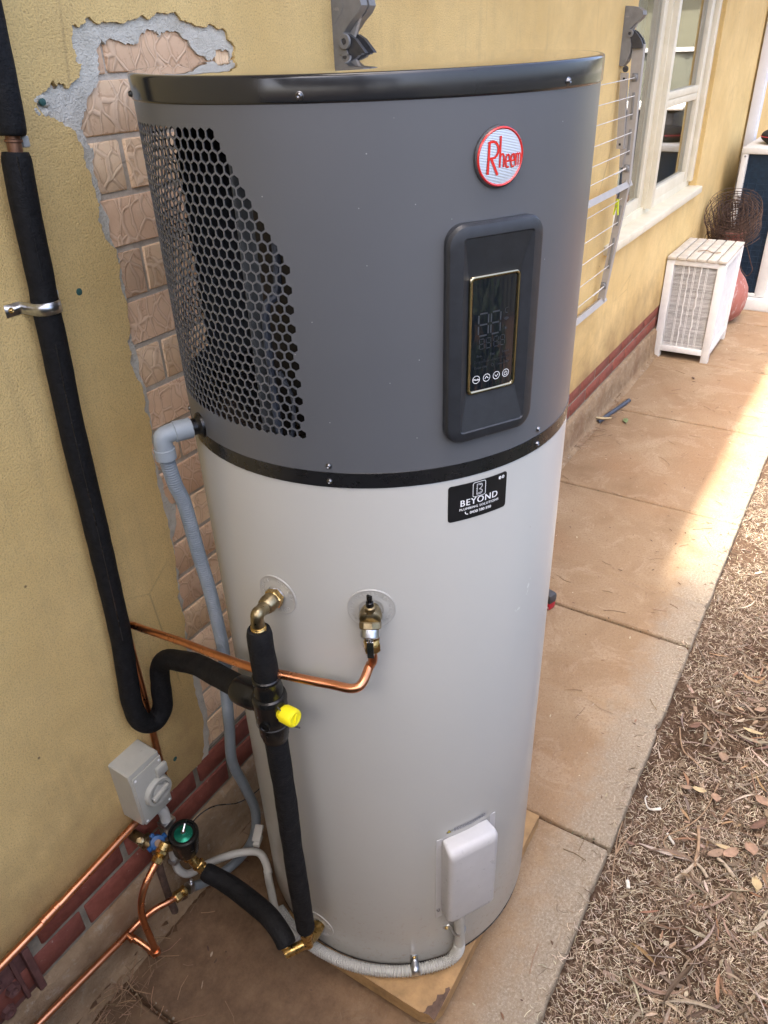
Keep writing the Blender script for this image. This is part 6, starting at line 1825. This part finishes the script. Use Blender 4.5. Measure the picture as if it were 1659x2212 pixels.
for k in range(420):            # clippings spilling over the path edge
    x = -0.4 + 4.2 * lr.random() ** 1.2; y = -0.925 + abs(lr.gauss(0, 0.022)); L = lr.uniform(0.008, 0.03); a = lr.uniform(0, 6.28)
    d = Vector((math.cos(a), math.sin(a), lr.gauss(0, 0.06))); n_ = Vector((-d.y, d.x, 0)); c_ = Vector((x, y, 0.002 + lr.random() * 0.002)); m_ = MB()
    m_.tube([c_ - d * L / 2, c_ + n_ * lr.uniform(-.2, .2) * L, c_ + d * L / 2], lr.uniform(0.0004, 0.0008), 4, cap=False)
    tb.add(m_.v, m_.f, vary(lr.choice(STRAW)))
tb.build('path_debris', 'scattered crumbs, twigs and dry bits on the concrete path', 'debris')

# leaves and bits that stand out one by one
def leaf_obj(name, mat, x, y, L, W, yaw, label, group=None, z=None, bend=0.2, camber=0.25, cat='leaf', tilt=0.06, roll=0.1):
    mb = MB(); vs, fs = leaf_geo(x, y, (soil_h(x, y) + 0.020) if z is None else z, L, W, R(yaw), camber, bend, tilt, roll, 8)
    mb.add(vs, fs)
    o = tag(obj(name, mb, mat, smooth=180), label, cat, group)
    so = o.modifiers.new('thick', 'SOLIDIFY'); so.thickness = 0.0007
    return o
G = 'fallen leaves on the soil'
leaf_obj('fallen_leaf', 'orange_leaf', 0.645, -1.138, 0.030, 0.028, 20, 'small round orange leaf alone amid the dry grass', G, bend=0)
leaf_obj('fallen_leaf', 'orange_leaf', 0.698, -1.255, 0.042, 0.034, 60, 'larger round orange leaf near the right edge beside dark bark', G, bend=0)
leaf_obj('fallen_leaf', 'tan_leaf', 0.457, -1.177, 0.055, 0.022, 320, 'left leaf of the touching tan pair on the soil', G)
leaf_obj('fallen_leaf', 'orange_leaf', 0.477, -1.211, 0.052, 0.026, 325, 'right leaf of the touching tan pair on the soil', G)
leaf_obj('fallen_leaf', 'straw_leaf', 0.488, -1.192, 0.045, 0.012, 285, 'thin straw coloured leaf edge above the tan pair', G)
leaf_obj('fallen_leaf', 'orange_leaf', 0.518, -1.254, 0.040, 0.036, 30, 'broad pinkish leaf right of the touching tan pair', G, bend=0)
leaf_obj('fallen_leaf', 'brown_leaf', 0.615, -1.262, 0.070, 0.020, 330, 'dark brown glossy leaf at the right of the litter', G)
leaf_obj('fallen_leaf', 'straw_leaf', 0.958, -1.188, 0.060, 0.013, 275, 'long yellow straw leaf lying flat on the bark litter', G)
leaf_obj('fallen_leaf', 'tan_leaf', 1.071, -1.193, 0.042, 0.020, 310, 'tan oval leaf highest up the litter near the right edge', G)
leaf_obj('fallen_leaf', 'straw_leaf', 0.412, -1.284, 0.040, 0.026, 20, 'cream curled leaf low at the right of the litter', G, camber=0.5)
leaf_obj('fallen_leaf', 'tan_leaf', 0.639, -1.057, 0.036, 0.014, 290, 'tan leaf beside the hollow in the middle of the grass', G)
leaf_obj('fallen_leaf', 'straw_leaf', 0.648, -1.092, 0.040, 0.016, 280, 'yellowish leaf right of the tan leaf in the middle', G)
leaf_obj('fallen_leaf', 'brown_leaf', 0.886, -1.026, 0.042, 0.016, 320, 'reddish brown leaf close to the path edge', G)
leaf_obj('fallen_leaf', 'tan_leaf', 0.334, -1.158, 0.045, 0.016, 70, 'narrow tan leaf standing on edge low in the picture', G, roll=0.6)
leaf_obj('fallen_leaf', 'tan_leaf', 0.803, -1.127, 0.036, 0.030, 10, 'flat grey tan leaf half buried above the round orange leaf', G)
leaf_obj('fallen_leaf', 'green_leaf', 3.016, -0.164, 0.055, 0.030, 200, 'small grey green leaf on the path near the dark tube', z=0.006, bend=0)
leaf_obj('fallen_leaf', 'straw_leaf', 2.93, -0.055, 0.10, 0.022, 300, 'curled straw coloured leaf resting on the dark tube', z=0.028, camber=0.5)
leaf_obj('fallen_leaf', 'brown_leaf', 3.85, -0.35, 0.035, 0.022, 30, 'small brown leaf on the path in front of the hamper', z=0.005, bend=0)
def strip(name, mat, pts, r, label, cat, flat=0.4):
    mb = MB(); mb.tube([(p[0], p[1], (soil_h(p[0], p[1]) + p[2])) for p in pts], r, 6, sub=5)
    return tag(obj(name, mb, mat, smooth=60), label, cat)
strip('white_strap', 'white_litter', [(0.560, -0.965, 0.012), (0.548, -0.962, 0.016), (0.536, -0.968, 0.012), (0.523, -0.975, 0.014), (0.517, -0.985, 0.016), (0.522, -0.998, 0.018), (0.533, -1.010, 0.016)], [0.0018, 0.002, 0.002, 0.0024, 0.003, 0.0042, 0.0046], 'curled white plastic scrap on the soil by the path', 'scrap')
strip('white_stick', 'white_litter', [(0.470, -1.047, 0.012), (0.456, -1.060, 0.014), (0.446, -1.072, 0.012)], 0.0032, 'short white stick lying in the dry grass', 'stick')
strip('white_chip', 'white_litter', [(0.266, -0.993, 0.012), (0.257, -0.997, 0.014), (0.247, -1.001, 0.012)], 0.0052, 'pale wood chip low on the soil near the path edge', 'wood chip')
strip('bark_strip', 'bark_pale', [(0.448, -1.185, 0.016), (0.436, -1.202, 0.020), (0.424, -1.218, 0.018), (0.415, -1.232, 0.014)], 0.0052, 'pale broken bark strip below the touching tan pair of leaves', 'bark')
strip('bark_strip', 'bark_pale', [(0.412, -1.135, 0.014), (0.396, -1.156, 0.018), (0.380, -1.172, 0.014)], 0.0044, 'straight pale bark strip left of the broken one', 'bark')
strip('bark_strip', 'twig_wood', [(0.53, -1.117, 0.016), (0.47, -1.130, 0.020), (0.43, -1.133, 0.018), (0.40, -1.136, 0.012)], 0.0048, 'flat brown bark strip crossing the looping twig', 'bark')
tw_ = thing('forked_twig', 'thin forked twig lying on the soil beside the path joint', 'twig', (0.318, -0.941, -0.03))
for pts in ([(0.216, -0.966, 0.012), (0.265, -0.953, 0.020), (0.318, -0.944, 0.022)], [(0.318, -0.944, 0.022), (0.375, -0.945, 0.030), (0.436, -0.953, 0.028)], [(0.318, -0.944, 0.022), (0.370, -0.955, 0.026), (0.433, -0.974, 0.016)], [(0.318, -0.944, 0.022), (0.36, -0.934, 0.035), (0.42, -0.931, 0.038)]):
    mb = MB(); mb.tube([(p[0], p[1], soil_h(p[0], p[1]) + p[2]) for p in pts], [0.0022, 0.0019, 0.0017, 0.0016, 0.0015, 0.0014, 0.0013, 0.0012, 0.0011, 0.001, 0.001], 6, sub=5); obj('twig_branch', mb, 'twig_wood', tw_, 60)
strip('looping_twig', 'twig_wood', [(0.70, -1.135, 0.016), (0.60, -1.125, 0.022), (0.535, -1.105, 0.026), (0.49, -1.075, 0.022), (0.462, -1.052, 0.020), (0.432, -1.045, 0.022), (0.412, -1.060, 0.022), (0.405, -1.085, 0.022), (0.418, -1.112, 0.020), (0.44, -1.125, 0.018)], 0.0018, 'long thin twig bent into a loop on the soil', 'twig')
strip('crossing_twig', 'twig_wood', [(0.86, -0.985, 0.020), (0.80, -1.002, 0.026), (0.765, -1.020, 0.026), (0.745, -1.05, 0.024), (0.725, -1.09, 0.020)], 0.0022, 'crooked bare twig near the path edge higher up the litter', 'twig')

# ================================================================== YARD BEYOND THE FRAME (seen in reflections, some added to shade the scene)
def corr_fence(name, a, b, h, label):
    f_ = thing(name, label, 'fence', (a[0], a[1], -0.1), 'steel boundary fences')
    a = Vector((a[0], a[1], -0.1)); b = Vector((b[0], b[1], -0.1)); L_ = (b - a).length; d_ = (b - a).normalized(); n_ = Vector((-d_.y, d_.x, 0))
    npan = max(1, int(L_ / 2.4))
    for p in range(npan):
        mb = MB(); m = 60
        mb.grid(lambda u, v: a + d_ * (L_ * (p + u) / npan) + n_ * (0.012 * math.sin(u * m * 1.047)) + Vector((0, 0, h * v)), m, 1)
        obj('fence_panel', mb, 'fence_steel', f_, 40)
    for p in range(npan + 1):
        mb = MB(); mb.box(a + d_ * (L_ * p / npan) + Vector((0, 0, h / 2 + 0.02)), (0.06, 0.06, h + 0.05)); obj('post', mb, 'fence_steel', f_, 0)
    mb = MB(); c_ = (a + b) / 2 + Vector((0, 0, h + 0.02)); mb.box(c_, (L_, 0.07, 0.05), rot=Matrix.Rotation(math.atan2(d_.y, d_.x), 3, 'Z')); obj('top_rail', mb, 'ac_white', f_, 0)
corr_fence('steel_fence', (-7, -6.0), (11, -6.0), 1.8, 'pale green corrugated steel fence along the far side of the garden')
corr_fence('steel_fence', (11.2, -6.0), (11.2, -0.3), 1.8, 'pale green corrugated steel fence closing the end of the path')
sh = thing('garden_shed', 'yellowish shed behind the end fence', 'shed', (13, -2.5, -0.1))
mb = MB(); mb.box((13.2, -2.5, 1.25), (2.4, 5, 2.7)); obj('wall', mb, 'shed_yellow', sh, 0)
mb = MB(); mb.box((13.2, -2.5, 2.65), (2.8, 5.4, 0.12)); obj('roof', mb, 'roof_steel', sh, 0)
bq = thing('barbecue', 'dark barbecue with pale lid rim further along the garden', 'barbecue', (9.0, -1.35, -0.05))
mb = MB(); mb.box((9.0, -1.35, 0.85), (0.5, 0.7, 0.6), bev=0.03); obj('cabinet', mb, 'bbq_dark', bq, 30)
mb = MB(); mb.box((9.0, -1.35, 1.20), (0.6, 0.9, 0.06), bev=0.02); obj('lid_rim', mb, 'hamper_white', bq, 30)
for dx in (-0.2, 0.2):
    for dy in (-0.28, 0.28):
        mb = MB(); mb.box((9.0 + dx, -1.35 + dy, 0.27), (0.04, 0.04, 0.66)); obj('leg', mb, 'bbq_dark', bq, 0)

# tall gum tree behind the photographer: its crown shades the near end of the path
tr = thing('gum_tree', 'tall leafy gum tree behind the near end of the path', 'tree', (-5.0, -3.6, -0.1))
mb = MB(); mb.tube([(-5.0, -3.6, -0.2), (-4.9, -3.5, 1.2), (-4.75, -3.2, 3.0), (-4.5, -2.6, 4.8), (-4.0, -1.9, 6.2)], [0.24, 0.21, 0.18, 0.15, 0.11], 16, sub=6); obj('trunk', mb, 'gum_bark', tr, 60)
for (p0_, p1_, p2_) in (((-4.6, -2.9, 4.0), (-3.6, -2.0, 5.6), (-2.4, -1.6, 6.9)), ((-4.4, -2.5, 5.0), (-3.8, -1.2, 6.2), (-3.2, -0.4, 7.2)), ((-4.2, -2.1, 5.8), (-3.0, -2.2, 6.8), (-2.0, -2.4, 7.6)), ((-4.6, -2.8, 4.4), (-5.2, -1.9, 5.9), (-5.2, -1.0, 7.0)), ((-4.0, -1.9, 6.2), (-4.3, -2.6, 7.2), (-4.8, -3.0, 8.2))):
    mb = MB(); mb.tube([p0_, p1_, p2_], [0.085, 0.07, 0.06, 0.05, 0.045, 0.04, 0.03, 0.03, 0.025, 0.02, 0.012], 10, sub=5); obj('limb', mb, 'gum_bark', tr, 60)
tg = random.Random(5); vs_ = []; fs_ = []
for k in range(330):
    cz_ = 7.0 + tg.uniform(-0.8, 1.1)
    gx_ = tg.uniform(-2.4, 1.55); gy_ = tg.uniform(-3.4, 0.1)          # shade wanted here on the ground
    cx_ = gx_ - SX * cz_; cy_ = gy_ - SY * cz_
    rx = tg.uniform(0.28, 0.45)
    if k % 4 == 0:
        gx_ = tg.uniform(-0.5, 1.3); gy_ = tg.uniform(-1.25, -0.55); cx_ = gx_ - SX * cz_; cy_ = gy_ - SY * cz_
    for j in range(70):
        p = Vector((tg.gauss(0, 1), tg.gauss(0, 1), tg.gauss(0, 0.6))) * rx * 0.6 + Vector((cx_, cy_, cz_))
        a = tg.uniform(0, 6.28); L_ = tg.uniform(0.10, 0.19); w_ = tg.uniform(0.018, 0.032)
        d_ = Vector((math.cos(a) * 0.7, math.sin(a) * 0.7, tg.uniform(-1.0, 0.1))).normalized(); n_ = d_.cross(Vector((tg.gauss(0, 1), tg.gauss(0, 1), tg.gauss(0, 1)))).normalized()
        o_ = len(vs_); vs_ += [p, p + d_ * L_ * 0.5 + n_ * w_, p + d_ * L_, p + d_ * L_ * 0.5 - n_ * w_]; fs_.append((o_, o_ + 1, o_ + 2, o_ + 3))
mb = MB(); mb.add(vs_, fs_); obj('crown', mb, 'gum_leaf', tr, 0)

# bins and shrubs added just outside the frame to block light
for (bx0, by0, lab) in ((-1.45, -0.36, 'unseen dark green bin added against the wall to block light'), (-1.52, -0.98, 'unseen dark green bin added further from the wall to block light')):
    wb = thing('light_block_bin', lab, 'bin', (bx0, by0, 0), 'bins added to block light')
    mb = MB(); mb.loft([[Vector((bx0 + a * sx, by0 + b * sx, z)) for a, b in rrect(0, 0, 0.24, 0.27, 0.04, 4)] for z, sx in ((0.03, 0.82), (0.9, 1.0), (0.96, 1.06))], cap0=True); obj('bin_body', mb, 'bin_green', wb, 40)
    mb = MB(); mb.loft([[Vector((bx0 + a * sx, by0 + b * sx, z)) for a, b in rrect(0, 0, 0.26, 0.29, 0.05, 4)] for z, sx in ((0.965, 1.0), (1.0, 1.0), (1.04, 0.85))], cap0=True); obj('lid', mb, 'bin_green', wb, 40)
    for dy in (-0.22, 0.22):
        mb = MB(); mb.lathe((bx0 - 0.21, by0 + dy, 0.10), (0, 1, 0), [(-0.025, 0.10), (0.025, 0.10)], 20); obj('wheel', mb, 'line_dark_plastic', wb, 40)
sg = random.Random(21)
for (sx_, sy_, sr, shh, lab) in ((-1.3, -2.15, 0.55, 1.5, 'unseen green shrub added nearest the photographer to block light'), (-0.2, -2.05, 0.50, 1.35, 'unseen green shrub added opposite the water heater to block light'), (0.9, -2.15, 0.50, 1.15, 'unseen green shrub added opposite the sunny patch to block light')):
    st = thing('light_block_shrub', lab, 'shrub', (sx_, sy_, -0.05), 'shrubs added to block light')
    mb = MB()
    for k in range(6):
        a = 2 * PI * k / 6; mb.tube([(sx_, sy_, -0.06), (sx_ + 0.15 * math.cos(a), sy_ + 0.15 * math.sin(a), shh * 0.4), (sx_ + 0.3 * math.cos(a), sy_ + 0.3 * math.sin(a), shh * 0.8)], 0.012, 6, sub=3)
    obj('stem', mb, 'gum_bark', st, 60)
    vs_ = []; fs_ = []
    for j in range(2600):
        d_ = Vector((sg.gauss(0, 1), sg.gauss(0, 1), sg.gauss(0, 1))).normalized() * (sg.random() ** 0.4)
        p = Vector((sx_ + d_.x * sr, sy_ + d_.y * sr, shh * 0.52 + d_.z * shh * 0.46))
        q_ = Vector((sg.gauss(0, 1), sg.gauss(0, 1), sg.gauss(0, 1))).normalized(); n_ = q_.cross(Vector((sg.gauss(0, 1), sg.gauss(0, 1), sg.gauss(0, 1)))).normalized()
        L_ = sg.uniform(0.05, 0.10); w_ = L_ * 0.24; o_ = len(vs_)
        vs_ += [p, p + q_ * L_ * 0.5 + n_ * w_, p + q_ * L_, p + q_ * L_ * 0.5 - n_ * w_]; fs_.append((o_, o_ + 1, o_ + 2, o_ + 3))
    mb = MB(); mb.add(vs_, fs_); obj('crown', mb, 'gum_leaf', st, 0)

# unseen roof added behind the photographer to darken the near corner
cp_ = thing('light_block_roof', 'unseen low roof on posts added behind the photographer to block light', 'light_block_roof', (-3.5, -1.6, 0))
mb = MB(); mb.box((-4.45, -1.62, 2.48), (3.7, 3.1, 0.05)); obj('roof_sheet', mb, 'blocker_brown', cp_, 0)
for x in (-2.7, -6.2):
    mb = MB(); mb.box((x, -3.05, 1.18), (0.09, 0.09, 2.5)); obj('post', mb, 'blocker_brown', cp_, 0)
for y in (-0.2, -1.2, -2.2, -3.05):
    mb = MB(); mb.box((-4.45, y, 2.41), (3.7, 0.06, 0.09)); obj('rafter', mb, 'blocker_brown', cp_, 0)

# unseen paling fence added across the path to cut light from behind
pf = thing('light_block_fence', 'unseen dark stained paling fence added behind the photographer to block light', 'fence', (-2.0, -1.5, -0.1))
pm = brick_mesh('paling', 0.018, 1.85, 0.098, 0.002, 'dark_paling', 77)
for k in range(30):
    inst('paling', pm, (-1.98 + rnd.uniform(-0.004, 0.004), -0.07 - 0.105 * k, 0.84 + rnd.uniform(-0.01, 0.01)), pf)
for z in (0.35, 1.35):
    mb = MB(); mb.box((-2.03, -1.6, z), (0.05, 3.1, 0.08)); obj('rail', mb, 'dark_paling', pf, 0)
